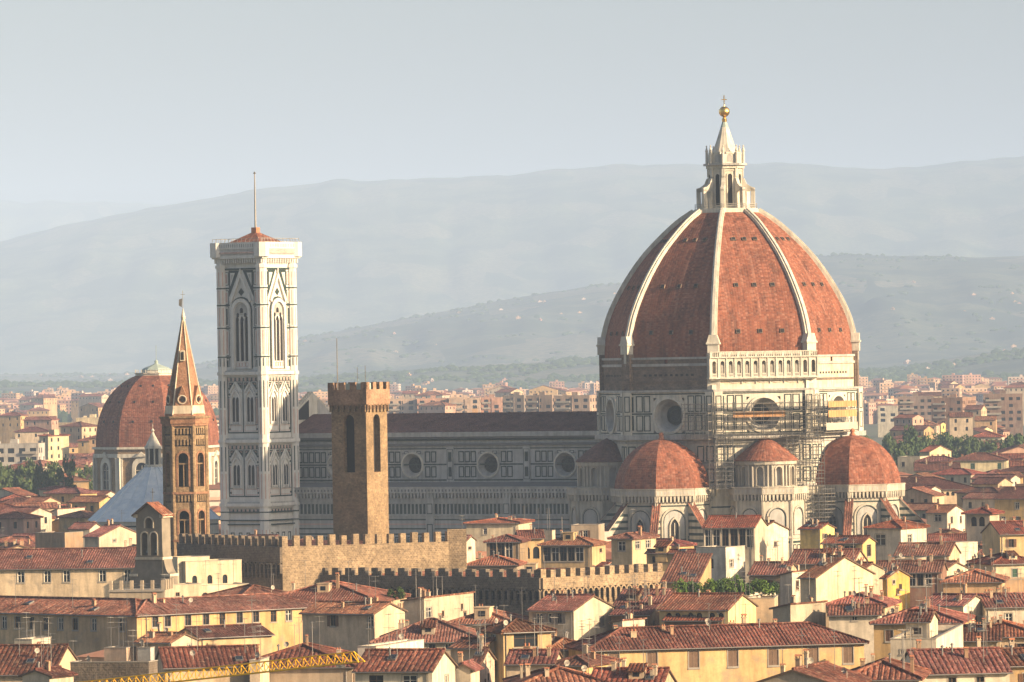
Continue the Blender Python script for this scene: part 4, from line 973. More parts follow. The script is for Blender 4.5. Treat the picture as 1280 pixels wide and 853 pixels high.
CREAM=(.64,.49,.34); YEL=(.62,.43,.21); OCH=(.58,.40,.21); WHT=(.68,.61,.51); TAN=(.60,.40,.24); GRY=(.46,.38,.30); PNK=(.60,.38,.30); LEM=(.62,.45,.25); BRN=(.22,.15,.10); IVO=(.64,.53,.41)
BROWN=(.14,.075,.045); GREEN=(.05,.11,.075); GREYS=(.22,.20,.18)
R0=(1,1,1); RD=(.72,.68,.70); RL=(1.12,1.1,1.05); RR=(.95,.7,.62); RDK=(.5,.42,.46)
FOOT=[]          # rough screen rectangles with distance, for finding what is still open
def house(label,xl,xr,ye,zz,phi,dp=None,xs=None,roof='gx',wall=CREAM,tile=R0,pitch=17,win='auto',swin='auto',ov=.55,chim=1,ant=0,sh=BROWN,op=None,cat='house',name='house',ww=1.05,wh=1.65,rows=1,per=.44,simple=False,group='houses of the old town',z0=0,top=1.0,gap=3.3,parapet=.8,hz=None,lab_obj=True,wmat=None):
    j_=random.uniform(.72,1.22); tile=(tile[0]*j_,tile[1]*j_*random.uniform(.92,1.14),tile[2]*j_*random.uniform(.9,1.35))
    j_=random.uniform(.9,1.06); wall=tuple(v*j_ for v in wall)
    f=radians(phi); c,s=cos(f),sin(f); near=xr if phi>=0 else xl; far=xl if phi>=0 else xr
    D=(CAMZ-zz)/(-ray(near,ye)[1]) if zz<200 else zz
    P=at(near,ye,D); q=ray(far,ye)[0]
    if phi>=0: w=(P.x-q*D)/(c+q*s)
    else: w=(q*D-P.x)/(c+q*s)
    w=abs(w)
    if dp is None:
        q2=ray(xs,ye)[0]; dp=abs((q2*D-P.x)/(s-q2*c))
    Hh=P.z
    sx=-1 if phi>=0 else 1
    # centre of the footprint
    cx_=P.x+sx*c*w/2+s*dp/2; cy_=P.y-sx*s*w/2+c*dp/2
    e=empty(name,(cx_,cy_,z0),-f,label,cat,group,wall)
    Hh-=z0; t=tan(radians(pitch)); hw,hd=w/2,dp/2
    b=MB(); faces=[(PL(0,-hd,-90),hw,'f'),(PL(hw,0,0),hd,'r'),(PL(0,hd,90),hw,'b'),(PL(-hw,0,180),hd,'l')]
    vis='r' if phi>=0 else 'l'
    hol={}
    for pl,hk,k in faces:
        H=[]; spec=win if k=='f' else (swin if k==vis else None)
        if spec=='auto':
            if hk*2>2.2:
                n=max(1,int((2*hk-.6)/gap)); g_=2*hk/n
                for rI in range(rows):
                    for i in range(n):
                        if random.random()<.16 and n>1: continue
                        u=-hk+g_*(i+.5)+random.uniform(-.2,.2); zt=Hh-top-rI*3.5
                        if zt-wh>z0+.5 if z0 else zt-wh>0.5: H.append((u-ww/2,u+ww/2,zt-wh,zt))
        elif isinstance(spec,dict):       # px=[...], y0,y1,w  in photo pixels
            for x in spec['px']:
                if k=='f': 
                    # intersect the ray with the front plane
                    qx=ray(x,ye)[0]; tt=(P.x-qx*D)/(-sx*0+ (c+qx*s)) if phi>=0 else (qx*D-P.x)/(c+qx*s); u=(hw-tt) if phi>=0 else (-hw+tt); Dd=D+abs(tt)*abs(s)
                else:
                    qx=ray(x,ye)[0]; tt=abs((qx*D-P.x)/(s-qx*c)); u=(-hd+tt) if phi>=0 else (hd-tt); Dd=D+tt*c
                sc=Dd/F; a=spec.get('w',8)*sc/2/max(.35,(c if k=='f' else abs(s)))
                za=Hh-(spec['y0']-0)*sc; zb_=Hh-spec['y1']*sc
                if -hk+.15<u-a and u+a<hk-.15 and zb_>.3: H.append((u-a,u+a,zb_,za,spec.get('arch',0)))
        hol[k]=H
        b.wall(pl,-hk,hk,0,Hh,H,.24,0,0,1 if (simple or any(len(h)>4 and h[4] for h in H)) else None)
    if simple and rows>=4:            # balcony bands of the flats
        for k_ in range(rows):
            z_=Hh-top-wh-k_*3.5-.35
            m_=max(2,int(w/7))
            for q_ in range(m_):
                if (q_+k_//9)%2==0: u_=-hw+w*(q_+.12)/m_; b.pb(faces[0][0],u_,u_+w/m_*.8,z_,z_+1.0,0,1.1,2)
                if rows>5: b.pb(faces[0][0],-hw+w*q_/m_-.15+.3,-hw+w*q_/m_+.45,0,Hh,0,.35,0) if k_==0 else None
        b.box(-1.6,1.6,-1.5,1.5,Hh,Hh+2.6,0); b.box(-hw*.7,-hw*.7+2,-1,1,Hh,Hh+1.8,0)
    rf=MB(); rz=lambda x,y:Hh
    g2=ov*.45; T=.12
    def ridgecap(p,q_): rf.tube((p[0],p[1],p[2]+.1),(q_[0],q_[1],q_[2]+.1),.16,5,0)
    if roof=='gx':
        zr=Hh+t*hd; ze=Hh-t*ov
        for x_ in (-hw,hw): q_=[(x_,-hd,Hh),(x_,hd,Hh),(x_,0,zr)]; b.face(q_ if x_>0 else q_[::-1],0)
        rf.corr([(-hw-g2,-hd-ov,ze+T),(hw+g2,-hd-ov,ze+T),(hw+g2,0,zr+T),(-hw-g2,0,zr+T)],per); rf.corr([(hw+g2,hd+ov,ze+T),(-hw-g2,hd+ov,ze+T),(-hw-g2,0,zr+T),(hw+g2,0,zr+T)],per)
        ridgecap((-hw-g2,0,zr+T),(hw+g2,0,zr+T)); rz=lambda x,y:zr-abs(y)*t
    elif roof=='gy':
        zr=Hh+t*hw; ze=Hh-t*ov
        for y_ in (-hd,hd): q_=[(-hw,y_,Hh),(hw,y_,Hh),(0,y_,zr)]; b.face(q_ if y_<0 else q_[::-1],0)
        rf.corr([(hw+ov,-hd-g2,ze+T),(hw+ov,hd+g2,ze+T),(0,hd+g2,zr+T),(0,-hd-g2,zr+T)],per); rf.corr([(-hw-ov,hd+g2,ze+T),(-hw-ov,-hd-g2,ze+T),(0,-hd-g2,zr+T),(0,hd+g2,zr+T)],per)
        ridgecap((0,-hd-g2,zr+T),(0,hd+g2,zr+T)); rz=lambda x,y:zr-abs(x)*t
    elif roof=='hip':
        m=min(hw,hd); zr=Hh+t*m; ze=Hh-t*ov; X,Y=hw+ov,hd+ov
        if hw>=hd: A_,B_=(-(hw-hd),0,zr+T),(hw-hd,0,zr+T)
        else: A_,B_=(0,-(hd-hw),zr+T),(0,hd-hw,zr+T)
        z_=ze+T; c1,c2,c3,c4=(-X,-Y,z_),(X,-Y,z_),(X,Y,z_),(-X,Y,z_)
        if hw>=hd:
            rf.corr([c1,c2,B_,A_],per); rf.corr([c3,c4,A_,B_],per); rf.corr([c2,c3,B_],per); rf.corr([c4,c1,A_],per)
            for p_,q_ in ((c1,A_),(c4,A_),(c2,B_),(c3,B_),(A_,B_)): 
                if (Vector(p_)-Vector(q_)).length>.1: ridgecap(p_,q_)
        else:
            rf.corr([c1,c2,A_],per); rf.corr([c3,c4,B_],per); rf.corr([c2,c3,B_,A_],per); rf.corr([c4,c1,A_,B_],per)
            for p_,q_ in ((c1,A_),(c2,A_),(c3,B_),(c4,B_),(A_,B_)): ridgecap(p_,q_)
        rz=lambda x,y:Hh+t*min(hw-abs(x),hd-abs(y))
    elif roof in ('sf','sr','sl'):        # one slope: falling to the front / right / left
        if roof=='sf':
            zr=Hh+t*dp; rf.corr([(-hw-g2,-hd-ov,Hh-t*ov+T),(hw+g2,-hd-ov,Hh-t*ov+T),(hw+g2,hd+g2,zr+T),(-hw-g2,hd+g2,zr+T)],per)
            for x_ in (-hw,hw): q_=[(x_,-hd,Hh),(x_,hd,Hh),(x_,hd,zr)]; b.face(q_ if x_>0 else q_[::-1],0)
            b.face([(hw,hd,Hh),(-hw,hd,Hh),(-hw,hd,zr),(hw,hd,zr)],0); rz=lambda x,y:Hh+t*(y+hd)
        else:
            k_=1 if roof=='sr' else -1; zr=Hh+t*w
            q_=[(k_*(hw+ov),-hd-g2,Hh-t*ov+T),(k_*(hw+ov),hd+g2,Hh-t*ov+T),(-k_*hw-k_*g2,hd+g2,zr+T),(-k_*hw-k_*g2,-hd-g2,zr+T)]; rf.corr(q_ if k_>0 else q_[::-1],per)
            for y_ in (-hd,hd): q_=[(k_*hw,y_,Hh),(-k_*hw,y_,zr),(-k_*hw,y_,Hh)]; b.face(q_,0)
            b.face([(-k_*hw,-hd,Hh),(-k_*hw,hd,Hh),(-k_*hw,hd,zr),(-k_*hw,-hd,zr)],0); rz=lambda x,y:Hh+t*(hw-k_*x)
    else:
        rf.face([(-hw,-hd,Hh-.3),(hw,-hd,Hh-.3),(hw,hd,Hh-.3),(-hw,hd,Hh-.3)],2)
        for a_,c_,d_,g_ in ((-hw,hw,-hd,-hd+.25),(-hw,hw,hd-.25,hd),(-hw,-hw+.25,-hd+.25,hd-.25),(hw-.25,hw,-hd+.25,hd-.25)): b.box(a_,c_,d_,g_,Hh,Hh+parapet,0,False)
        b.box(-hw-.06,hw+.06,-hd-.06,-hd+.3,Hh+parapet,Hh+parapet+.1,2,True)
        b.box(-hw-.06,-hw+.3,-hd+.3,hd+.06,Hh+parapet,Hh+parapet+.1,2,True); b.box(hw-.3,hw+.06,-hd+.3,hd+.06,Hh+parapet,Hh+parapet+.1,2,True)
    if roof!='flat' and not simple:
        # gutter and downpipe
        if roof in('gx','hip','sf'):
            z_=Hh-t*ov; b.tube((-hw-g2,-hd-ov-.06,z_),(hw+g2,-hd-ov-.06,z_),.08,5,3); b.tube((hw*.9*(-sx),-hd-.1,0),(hw*.9*(-sx),-hd-.1,z_-.1),.06,5,3)
    wo=b.build('wall',[wmat or M['plaster'],GL,M['grey_trim'],M['metal']],e)
    ro=rf.build('roof',[M['tiles'],M['wood'],M['concrete']],e,color=tile)
    if not simple:
        for pl,hk,k in faces:
            for h_ in hol[k]:
                if len(h_)>4 and h_[4]: continue
                W=round(h_[1]-h_[0],1); H_=round(h_[3]-h_[2],1); 
                if W<.3 or H_<.3: continue
                p=pl.p((h_[0]+h_[1])/2,h_[2]); rzv={'f':0,'r':pi/2,'b':pi,'l':-pi/2}[k]
                wi=link('window',win_mesh(W,H_,random.choice((0,1,1,2))),e,p,rz=rzv); wi.scale=((h_[1]-h_[0])/W,1,(h_[3]-h_[2])/H_)
                if sh and W<2.0 and H_>1.1:
                    o_=op if op is not None else random.choice((True,True,False,None))
                    if o_ is not None: [link('shutter',me_,wi,None,sh) for me_ in shut_mesh(W,H_,bool(o_))]
    cc=IVO if random.random()<.5 else CREAM
    if roof!='flat':
        for i in range(chim+(random.choice((0,1,2)) if D<1000 and chim and not simple else 0)):
            x=random.uniform(-.8,.8)*hw; y=random.uniform(-.6,.5)*hd; o_=link('chimney',chim_mesh(random.choice((0,1,0,2))),ro,(x,y,rz(x,y)),random.choice((cc,(.45,.3,.2),(.5,.42,.33)))); q_=random.uniform(.55,.95); o_.scale=(q_,q_,q_*random.uniform(.6,1))
    for i in range(ant+(random.choice((1,2,3)) if D<950 and not simple else 0)):
        x=random.uniform(-.85,.85)*hw; y=random.uniform(-.7,.6)*hd; kk=random.choice((0,1,1,0,1,2)); link('satellite_dish' if kk==2 else 'antenna',ant_mesh(kk),ro,(x,y,rz(x,y) if roof!='flat' else Hh),rz=random.uniform(0,3) if kk<2 else random.uniform(-.6,.6))
    if not simple and roof!='flat' and D<1150:
        for i in range(random.choice((0,0,1,1,2))):      # skylight
            tt=math.atan(t); x=random.uniform(-.7,.7)*hw; y=-random.uniform(.35,.75)*hd
            if roof in ('gx','hip','sf') and (roof!='hip' or abs(x)<hw-hd-.8):
                sk=link('skylight',sky_mesh(),ro,(x,y,rz(x,y)+.2)); sk.rotation_euler.x=tt
        if roof in('gx','hip','sf') and w>8 and random.random()<.25:
            x=random.uniform(-.4,.4)*(hw if roof!='hip' else max(.1,hw-hd)); y=-hd*random.uniform(.3,.6); q_=random.uniform(.8,1.5); dm_=link('dormer',dorm_mesh(random.choice((0,1))),ro,(x,y,rz(x,y)),wall if isinstance(wall,tuple) and wmat is None else CREAM); dm_.scale=(q_,q_,q_)
        for i in range(random.choice((0,1,1,2))):
            x=random.uniform(-.5,.5)*hw; y=-hd*random.uniform(.1,.5)
            vp=link('vent_pipe',pipe_mesh(),ro,(x,y,rz(x,y)))
    if win is None and roof in('gx','sl') and not simple and D<1150 and dp>5:      # small openings high in the blind gable
        pl=PL(hw,0,0) if vis=='r' else PL(-hw,0,180)
        for i in range(random.choice((1,2,2,3))):
            u=random.uniform(-.6,.6)*hd; wi=link('window',win_mesh(.7,.9,0),e,pl.p(u,Hh-random.uniform(1.8,3.6),.21),rz=pi/2 if vis=='r' else -pi/2)
    rise={'gx':t*hd,'gy':t*hw,'hip':t*min(hw,hd)}.get(roof,t*2)
    q0=proj(cx_,cy_,Hh+z0+rise); FOOT.append((min(xl,xr),max(xl,xr)if xs is None else max(xl,xr,xs),q0[1]+1,D,e,(cx_,cy_,max(w,dp)/2)))
    return e
H=house
# second number pair: eave height above the street in metres (or distance when over 200), then the turn of the front face
W=lambda px,y0,y1,w=8,arch=0: dict(px=px,y0=y0,y1=y1,w=w,arch=arch)
# ---- lower left
H('long building with shaded beige front and one row of eight narrow windows, lower left',-70,171,769,18,40,dp=11,wall=(.70,.50,.31),win=W([5,22,39.5,57,75.5,94,117,152],5.5,21,7),swin=None,chim=2,ant=2,sh=None,pitch=19,roof='hip')
H('long building with sunlit pale yellow front, low window row and skylight in its roof',171,399,769,18,-37,dp=11,wall=YEL,win=W([194,209.5,235,257.5,278,299.5,320,342,361,381],3,17,7),swin=None,chim=1,ant=3,sh=None,pitch=18,roof='hip')
H('wide hall with bright orange tiled roof and deep square windows behind the bell gable',-60,176,709,20.5,6,dp=19,wall=(.70,.57,.41),tile=RL,win=W([26,59,83,128,159],3,18,8.5),swin=None,chim=0,ant=0,pitch=17,roof='gx',sh=None)
H('tan block with small square windows at the left edge above the orange roof',-40,45,644,17,-6,dp=16,wall=(.66,.47,.29),win=W([6,14],6,14,6),swin=None,roof='hip',chim=1,sh=None,tile=RR)
H('dark brown plain block with a sunlit tan end beside the tan corner block',44,81,668,17,30,xs=104,wall=(.42,.29,.19),win=None,swin=None,roof='flat',parapet=.3,chim=0)
H('small house with red roof and white stepped gable beside the tan block',56,72,642,17,25,xs=106,wall=WHT,roof='sl',win='auto',swin=W([84,95],5,10,5),chim=2,simple=True)
H('low red roofed house with white terrace beneath the small cone roof',86,112,661,17,20,xs=128,wall=WHT,roof='gx',chim=1,ant=1,rows=1,simple=True)
H('house with long cream gable facing right behind the orange roofed hall',106,124,671,17,36,xs=176,wall=IVO,roof='gx',win=None,swin=W([143],4,8,4),chim=2,ant=1)
H('small bright yellow gabled house in front of the pale pyramid roof',122,131,646,17,30,xs=146,wall=YEL,roof='gx',win=None,swin='auto',chim=1,simple=True)
H('ochre house with two dark windows and grey flat top near the left trees',60,101,613,17,-15,dp=16,wall=(.64,.48,.30),win=W([72,87,94],8,14,5),swin=None,roof='hip',pitch=10,tile=RR,chim=3)
H('low red roof with a jumble of chimneys left of the orange roofed hall',0,48,690,18,-12,dp=12,wall=CREAM,roof='gy',win=None,swin=None,chim=4,ant=1)
H('small cottage roof tucked under the beige long building eaves, far left',-10,38,748,14,20,dp=9,wall=CREAM,roof='hip',chim=1,win=None)
H('low roof beside the beige hall foot with cream side wall',14,66,750,13.5,10,dp=8,wall=YEL,roof='hip',chim=0,win=None,tile=RDK)
# row below the long building
H('small house with red front roof and bright cream pointed gable below the yellow wing',170,214,803,16.5,32,xs=247,wall=IVO,roof='gx',win=None,swin=W([237],4,12,5),chim=1,ant=1,sh=None)
H('low dark tiled roof running along the foot of the yellow wing',248,340,797,14.5,-30,dp=8,wall=(.62,.47,.28),roof='gx',win=None,chim=0,tile=RDK)
H('wide roof of dark ribbed tiles in the lower left corner',-45,66,842,16,8,dp=17,wall=CREAM,roof='gx',tile=RDK,chim=1,ant=3,win=None,per=.6,pitch=20)
H('narrow gabled house with a tiny round window under dark tiles, bottom left',28,62,845,17.5,28,xs=92,wall=(.55,.47,.38),roof='gy',tile=RDK,chim=1,ant=2,win=None,swin=None,per=.6)
H('dark rubble stone house with a tile coping at the bottom left',88,186,833,18,14,xs=197,wall=(.5,.5,.5),wmat=M['dark_stone'],roof='flat',parapet=.5,win=None,swin=None,chim=0,ant=1)
H('long low dark ribbed roof over a cream wall beside the stone house',206,326,834,17.2,-10,dp=10,wall=CREAM,roof='gx',tile=RDK,chim=0,ant=3,win=None,swin=None,per=.6,pitch=22)
H('white flat topped stair head on the roof edge beside the stone house',172,188,811,18.5,22,xs=193,wall=(.62,.62,.60),roof='flat',parapet=.1,win=None,swin=None,chim=0)
H('pink washed low wall with flat top left of the white stair head',130,158,812,15.5,22,xs=173,wall=(.62,.46,.36),roof='flat',parapet=.2,win=None,swin=None,chim=1,ant=2)
H('white roof terrace box with flat top among aerials, far lower left',18,40,806,16.5,20,xs=64,wall=WHT,roof='flat',parapet=.7,win=None,swin=None,chim=2,ant=2)
H('large dark ribbed roof spreading under the yellow crane arm',296,440,833,16.5,6,dp=19,wall=GRY,roof='hip',tile=RDK,chim=2,ant=3,win=None,per=.6)
H('cream wall panel with a small dark roof behind the crane arm',312,325,829,17.5,6,xs=357,dp=8,wall=IVO,roof='flat',parapet=.3,win=None,swin=None,chim=0)
H('house with grey shaded front, dark shutters and a bright cream gable on its right',378,468,767,18.5,33,xs=506,wall=(.72,.57,.42),roof='gx',win=W([416,463],3,17,7),swin=None,chim=2,ant=2,pitch=18,sh=BROWN)
H('tiny square window annex of grey plaster below the shuttered house',432,440,778,17,33,xs=444,wall=(.6,.52,.42),roof='flat',win=None,swin=None,chim=0,parapet=.1)
H('broad red hip roof rising behind the grey shaded house',320,470,752,18.5,12,dp=21,wall=CREAM,roof='hip',chim=1,ant=0,win=None,tile=R0,pitch=15)
H('left red roof with a short pale ridge line above the yellow wing',300,372,748,18.2,-30,dp=12,wall=CREAM,roof='hip',chim=0,win=None,tile=R0)
H('cream stepped gable house with a single white framed window, centre left',505,530,751,19,24,xs=592,wall=IVO,roof='sl',win=None,swin=W([536],9,22,7),chim=3,ant=2,pitch=8)
H('red roofed house sloping to the front below the cream stepped gable',467,602,801,15.5,4,dp=15,wall=(.5,.42,.34),roof='hip',tile=R0,win=W([500,513,540,560,575],3,10,8),chim=1,ant=3,sh=None,pitch=20)
H('small red gabled roof nested between the cream gable and the big red slope',560,640,779,16.5,12,dp=13,wall=CREAM,roof='hip',chim=1,win=None)
H('long white parapet wall block with a flat top, bottom centre left',447,470,810,18.5,20,xs=530,wall=(.80,.74,.64),roof='flat',parapet=.15,win=None,swin=None,chim=0)
H('foreground house with ribbed brown roof, cream wall and two dark garage-like windows',444,540,838,19.5,14,xs=569,wall=(.66,.60,.49),roof='gx',tile=(.85,.8,.78),win=W([470,512],6,24,18),swin=W([558],10,20,6),chim=0,ant=1,per=.62,pitch=20,sh=None)
H('narrow white gabled shed at the right of the ribbed brown roof',570,588,836,19,10,dp=6,wall=WHT,roof='gy',win=None,swin=None,chim=1,per=.6,pitch=30)
H('small house with solar panels and yellow-cream walls, bottom centre',563,602,810,18.5,30,xs=632,wall=(.64,.53,.40),roof='gx',win=None,swin='auto',chim=0,ant=1,per=.55,pitch=16)
H('pinkish low house with one tiny window at the bottom centre',590,600,830,18.6,10,xs=634,dp=10,wall=(.66,.50,.40),roof='gx',tile=RD,win=None,swin=None,chim=1,ant=1,per=.6)
H('yellow dormer house with one big three-part window under a ribbed roof',602,627,790,21,-12,dp=9,wall=LEM,roof='hip',win=None,swin=None,chim=0,tile=RD)if False else None
H('yellow house with a wide three-part window and a shaded left side',629,689,790,20.5,-24,xs=602,wall=(.66,.48,.26),roof='hip',tile=RD,win=W([657],3,20,30),swin=W([607,617],4,11,5),chim=0,ant=1,per=.55,pitch=20,sh=None)
H('low ribbed roof and yellow wall directly below the three-part window',690,733,831,18.6,24,dp=9,wall=YEL,roof='hip',tile=RD,win=W([703,718],5,14,7),swin=None,chim=2,ant=2,per=.55,sh=BROWN)
H('low ribbed roof with skewed chimneys under the yellow house, bottom centre',633,692,829,18.8,8,dp=8,wall=(.62,.50,.38),roof='gx',tile=RD,chim=2,ant=1,win='auto',per=.55)
H('small red gable roof peeping over the bottom edge in the centre',650,760,858,18.5,-6,dp=13,wall=CREAM,roof='hip',chim=3,ant=2,win=None,per=.6)
H('low red roof at the bottom edge right of centre',735,826,859,18,10,dp=11,wall=CREAM,roof='gx',chim=3,ant=1,win=None,per=.6,tile=RR)
# big yellow house
H('big yellow house with a long brown-red roof and seven shuttered windows, front centre right',737,1080,812.5,18.3,-13,dp=11.5,wall=(.70,.49,.25),roof='hip',tile=(.78,.68,.66),win=W([767,815,867,916,966.5,1016.5,1060],5.5,27,12.5),swin=None,chim=7,ant=5,per=.48,pitch=21,sh=(.20,.13,.09),op=False)
H('red roof wing abutting the big yellow house on its left',688,742,812,17.8,-20,dp=10,wall=(.60,.48,.36),roof='hip',tile=R0,chim=2,ant=1,win=None,pitch=19)
H('cream house with shaded shuttered front and sunlit gable behind the big yellow house',661,717,763,18.2,30,xs=766,wall=(.68,.60,.46),roof='gx',win=W([674,689,698],4,17,8),swin=W([752],10,24,7),chim=3,ant=2,sh=GREYS)
H('low white walled shed with a sloping roof right of the cream gable',766,778,778,17,40,xs=806,wall=WHT,roof='sl',pitch=10,win=None,swin=None,chim=1)
H('jumbled red roofs with a grey awning before the small arches wall',767,832,757,17.5,15,dp=13,wall=BRN,roof='gx',tile=R0,chim=3,ant=3,win=None,swin=None)
H('small dark shed roof lower among the jumbled roofs',764,812,768,17.2,22,dp=8,wall=BRN,roof='gx',tile=RD,chim=2,ant=1,win=None)
H('house with a dark row of arched-top windows below bright red eaves and a yellow gable',824,910,762,18.3,22,xs=945,wall=(.74,.60,.34),roof='gx',tile=RL,win=W([836,847,863,874,890,901],4,12,7,1),swin=None,chim=1,ant=2,sh=None)
H('lean-to roof strip under the dark window row left of the white gable',830,902,775,16.8,18,dp=5,wall=BRN,roof='gx',tile=RR,chim=1,win=None)
H('white tower-like block with grey left side, two tiny arched windows and no visible roof',870,907,686,23,30,xs=931,wall=(.80,.76,.68),roof='flat',parapet=.2,win=W([889],12,25,5,1),swin=W([914],14,24,5),chim=0,sh=None)
H('brick loggia house with deep dark open terrace left of the big white gable',879,943,659,22.5,14,dp=12,wall=(.62,.55,.44),roof='gx',tile=RR,win=W([885,895,906,917,928,937],2,26,9),swin=None,chim=0,sh=None)
H('tall white gable wall sunlit below the middle exedra',941,945,657,22,60,xs=984,wall=(.80,.72,.58),roof='sl',pitch=6,win=None,swin=None,chim=0)if False else None
H('house with a large blank white gable in front of the cathedral exedra',940,949,663,21,50,xs=985,wall=(.80,.72,.58),roof='gx',tile=RR,win=None,swin=None,chim=1,pitch=22)
H('cream tower house with a small hip roof and one dark window each side',764,790,673,22.5,26,xs=820,wall=(.72,.60,.40),roof='hip',win=W([777],4,16,9),swin=W([797,810],4,14,6),chim=1,ant=1,sh=None)
H('low yellow house with arched side windows right of the cream tower house',808,871,691,20,20,xs=876,wall=LEM,roof='gx',tile=(.75,.68,.62),win=W([817,825,866],4,13,4,1),swin=None,chim=0,ant=0,sh=None)
H('red tiled lower roof under the low yellow arched house',827,872,727,19,12,dp=13,wall=OCH,roof='sf',tile=R0,win=None,chim=0)
H('flat topped cream building with red edged roof beneath the nave wall',583,648,654,21,12,xs=665,wall=(.66,.59,.45),roof='hip',pitch=7,tile=RR,win=W([606],6,14,5),swin=None,chim=3,ant=2,sh=None)
H('open pavilion with grey and red roof on posts in front of the nave',608,650,677,19.5,10,xs=678,dp=9,wall=(.34,.25,.16),roof='hip',tile=RD,win=W([616,626,636],1,24,9),swin=None,chim=1,ant=0,sh=None)
H('yellow house with two round arches joined to the open pavilion',648,680,673,19.8,-4,dp=8,wall=(.66,.48,.26),roof='gx',tile=RR,win=W([658,670],11,26,8,1),swin=None,chim=1,ant=1,sh=None)
H('house with a dark planted terrace under its red roof and a yellow right side',676,740,681,19.5,18,xs=757,wall=LEM,roof='hip',tile=R0,win=W([684,694,704,714,724],3,21,10),swin=W([751],6,11,4),chim=1,ant=1,sh=None)
H('small cream chimney block above the planted terrace house',676,690,664,20.5,25,xs=694,wall=IVO,roof='flat',parapet=.1,win=None,swin=None,chim=1,ant=2)
H('white shed with a dark square opening at the end of the castle wall',567,583,676,18.8,20,xs=594,wall=WHT,roof='gx',win=W([573],3,10,6),swin=W([587],8,12,4),chim=1,ant=1,sh=None)
H('low pinkish red roof behind the lower crenellated wall',583,646,706,18.5,8,dp=9,wall=GRY,roof='hip',tile=RL,win=None,chim=2,ant=1)
H('thin roofed canopy building with grey slab roof just behind the planted terrace',714,748,657,20,10,dp=8,wall=GRY,roof='flat',parapet=.1,win='auto',swin=None,chim=0)
# ---- right side
H('small yellow tower house with tiny windows and steel chimneys beside the scaffolding',1000,1025,661,22,34,xs=1043,wall=(.74,.58,.24),roof='gx',tile=RR,win=None,swin=W([1031,1037],7,13,3),chim=3,ant=0,sh=None)
H('yellow loggia house with a deep bracketed roof right of the small yellow tower house',1028,1078,679,20.5,22,xs=1094,wall=(.74,.56,.24),roof='gx',tile=RR,win=W([1046,1062],3,16,14),swin=W([1086],3,18,6),chim=1,ant=0,sh=None,pitch=15)
H('white corner house with hip roof and two large dark windows below the right tribune',1084,1126,660,21.5,33,xs=1158,wall=(.74,.68,.60),roof='hip',tile=RR,win=W([1100],8,22,12),swin=W([1137],9,19,6),chim=1,ant=1,sh=None)
H('low white wall house with a small arched door right of the white corner house',1155,1160,684,20,60,xs=1222,wall=(.74,.66,.54),roof='flat',parapet=.6,win=None,swin=W([1196],6,16,6,1),chim=2)
H('tall altana house with twin arched windows, grey front and tan right side',1208,1237,641,22,24,xs=1249,wall=(.60,.50,.40),roof='hip',tile=RR,win=W([1217,1227],5,17,7,1),swin=None,chim=1,ant=1,sh=None,ov=.9)
H('white loggia house with a recessed balcony below the long arcaded roof',1158,1184,641,18.5,30,xs=1206,wall=(.74,.66,.54),roof='gx',tile=R0,win=W([1161,1172,1180],2,11,8),swin='auto',chim=2,ant=1,sh=None)
H('small white house with a bright gable under the long arcaded roof',1153,1161,613,19,35,xs=1176,wall=WHT,roof='gx',tile=RR,win=None,swin=W([1168],5,9,3),chim=0)
H('long dark red roof with a row of small arches under its eave',1086,1222,614,18,-8,dp=20,wall=(.60,.47,.33),roof='hip',tile=RDK,win=W([1178,1184.5,1191,1197.5,1204,1210.5,1217],3,8,4,1),swin=None,chim=2,ant=1,sh=None)
H('long red roof before the altana with bright low front wall',1118,1186,694,19,14,dp=12,wall=CREAM,roof='gx',tile=R0,win='auto',chim=3,ant=2)
H('red roof with cream awning box left of the long red roof',1118,1147,701,18.7,16,xs=1158,wall=(.55,.46,.34),roof='flat',win=W([1128],2,8,10),swin=None,chim=2,ant=2,parapet=.3)
H('red roof sweeping behind the wide cream gable on the right',985,1066,704,19.5,14,dp=13,wall=CREAM,roof='gx',tile=RL,win=None,chim=3,ant=1)
H('wide cream gabled wall with weathered plaster below the yellow loggia house',1000,1020,722,20,36,xs=1091,wall=(.72,.60,.42),roof='gx',tile=R0,win=None,swin=None,chim=2,ant=2,pitch=19)
H('brown plastered house with one tall shutter and a sunlit gable, right of centre',1036,1074,715,19.8,34,xs=1106,wall=(.56,.46,.35),roof='gx',tile=RR,win=W([1055],5,19,7),swin=W([1085],4,16,4),chim=1,ant=1,sh=GREYS,pitch=16)
H('bright yellow gabled house with one tiny shuttered window',1103,1109,722,19.2,42,xs=1137,wall=(.62,.40,.12),roof='gx',tile=RR,win=None,swin=W([1117],4,9,3),chim=1,ant=1,pitch=22)
H('red roof above a dark loggia with a red awning, right of the bright yellow gable',1094,1176,715,18.8,10,dp=10,wall=(.28,.16,.12),roof='gx',tile=R0,win=W([1140,1150,1160],2,18,8),swin=None,chim=3,ant=2,sh=None)
H('cream gable with small windows left of the dark lookout, right side',1165,1180,713,18.6,36,xs=1210,wall=IVO,roof='gx',tile=R0,win=None,swin='auto',chim=2,ant=1,rows=1)
H('pale yellow gable with a flat awning at the right, behind the cream gable',1206,1216,708,18.2,36,xs=1240,wall=LEM,roof='gx',tile=R0,win=None,swin=None,chim=2,ant=1)
H('cream house with green shutters at the right edge',1241,1300,705,19,-14,dp=12,wall=(.68,.58,.42),roof='hip',tile=RR,win=W([1268],7,18,7),swin=None,chim=1,ant=1,sh=GREEN,op=False)
H('ochre house with arcade and red roof at the right edge by the altana',1250,1300,668,19,-10,dp=14,wall=(.70,.52,.28),roof='gx',tile=RR,win='auto',swin=None,chim=3,ant=1)
H('red roof spreading left of the tan long wall',1179,1252,727,18.3,8,dp=14,wall=TAN,roof='hip',tile=R0,win=None,chim=2,ant=2)
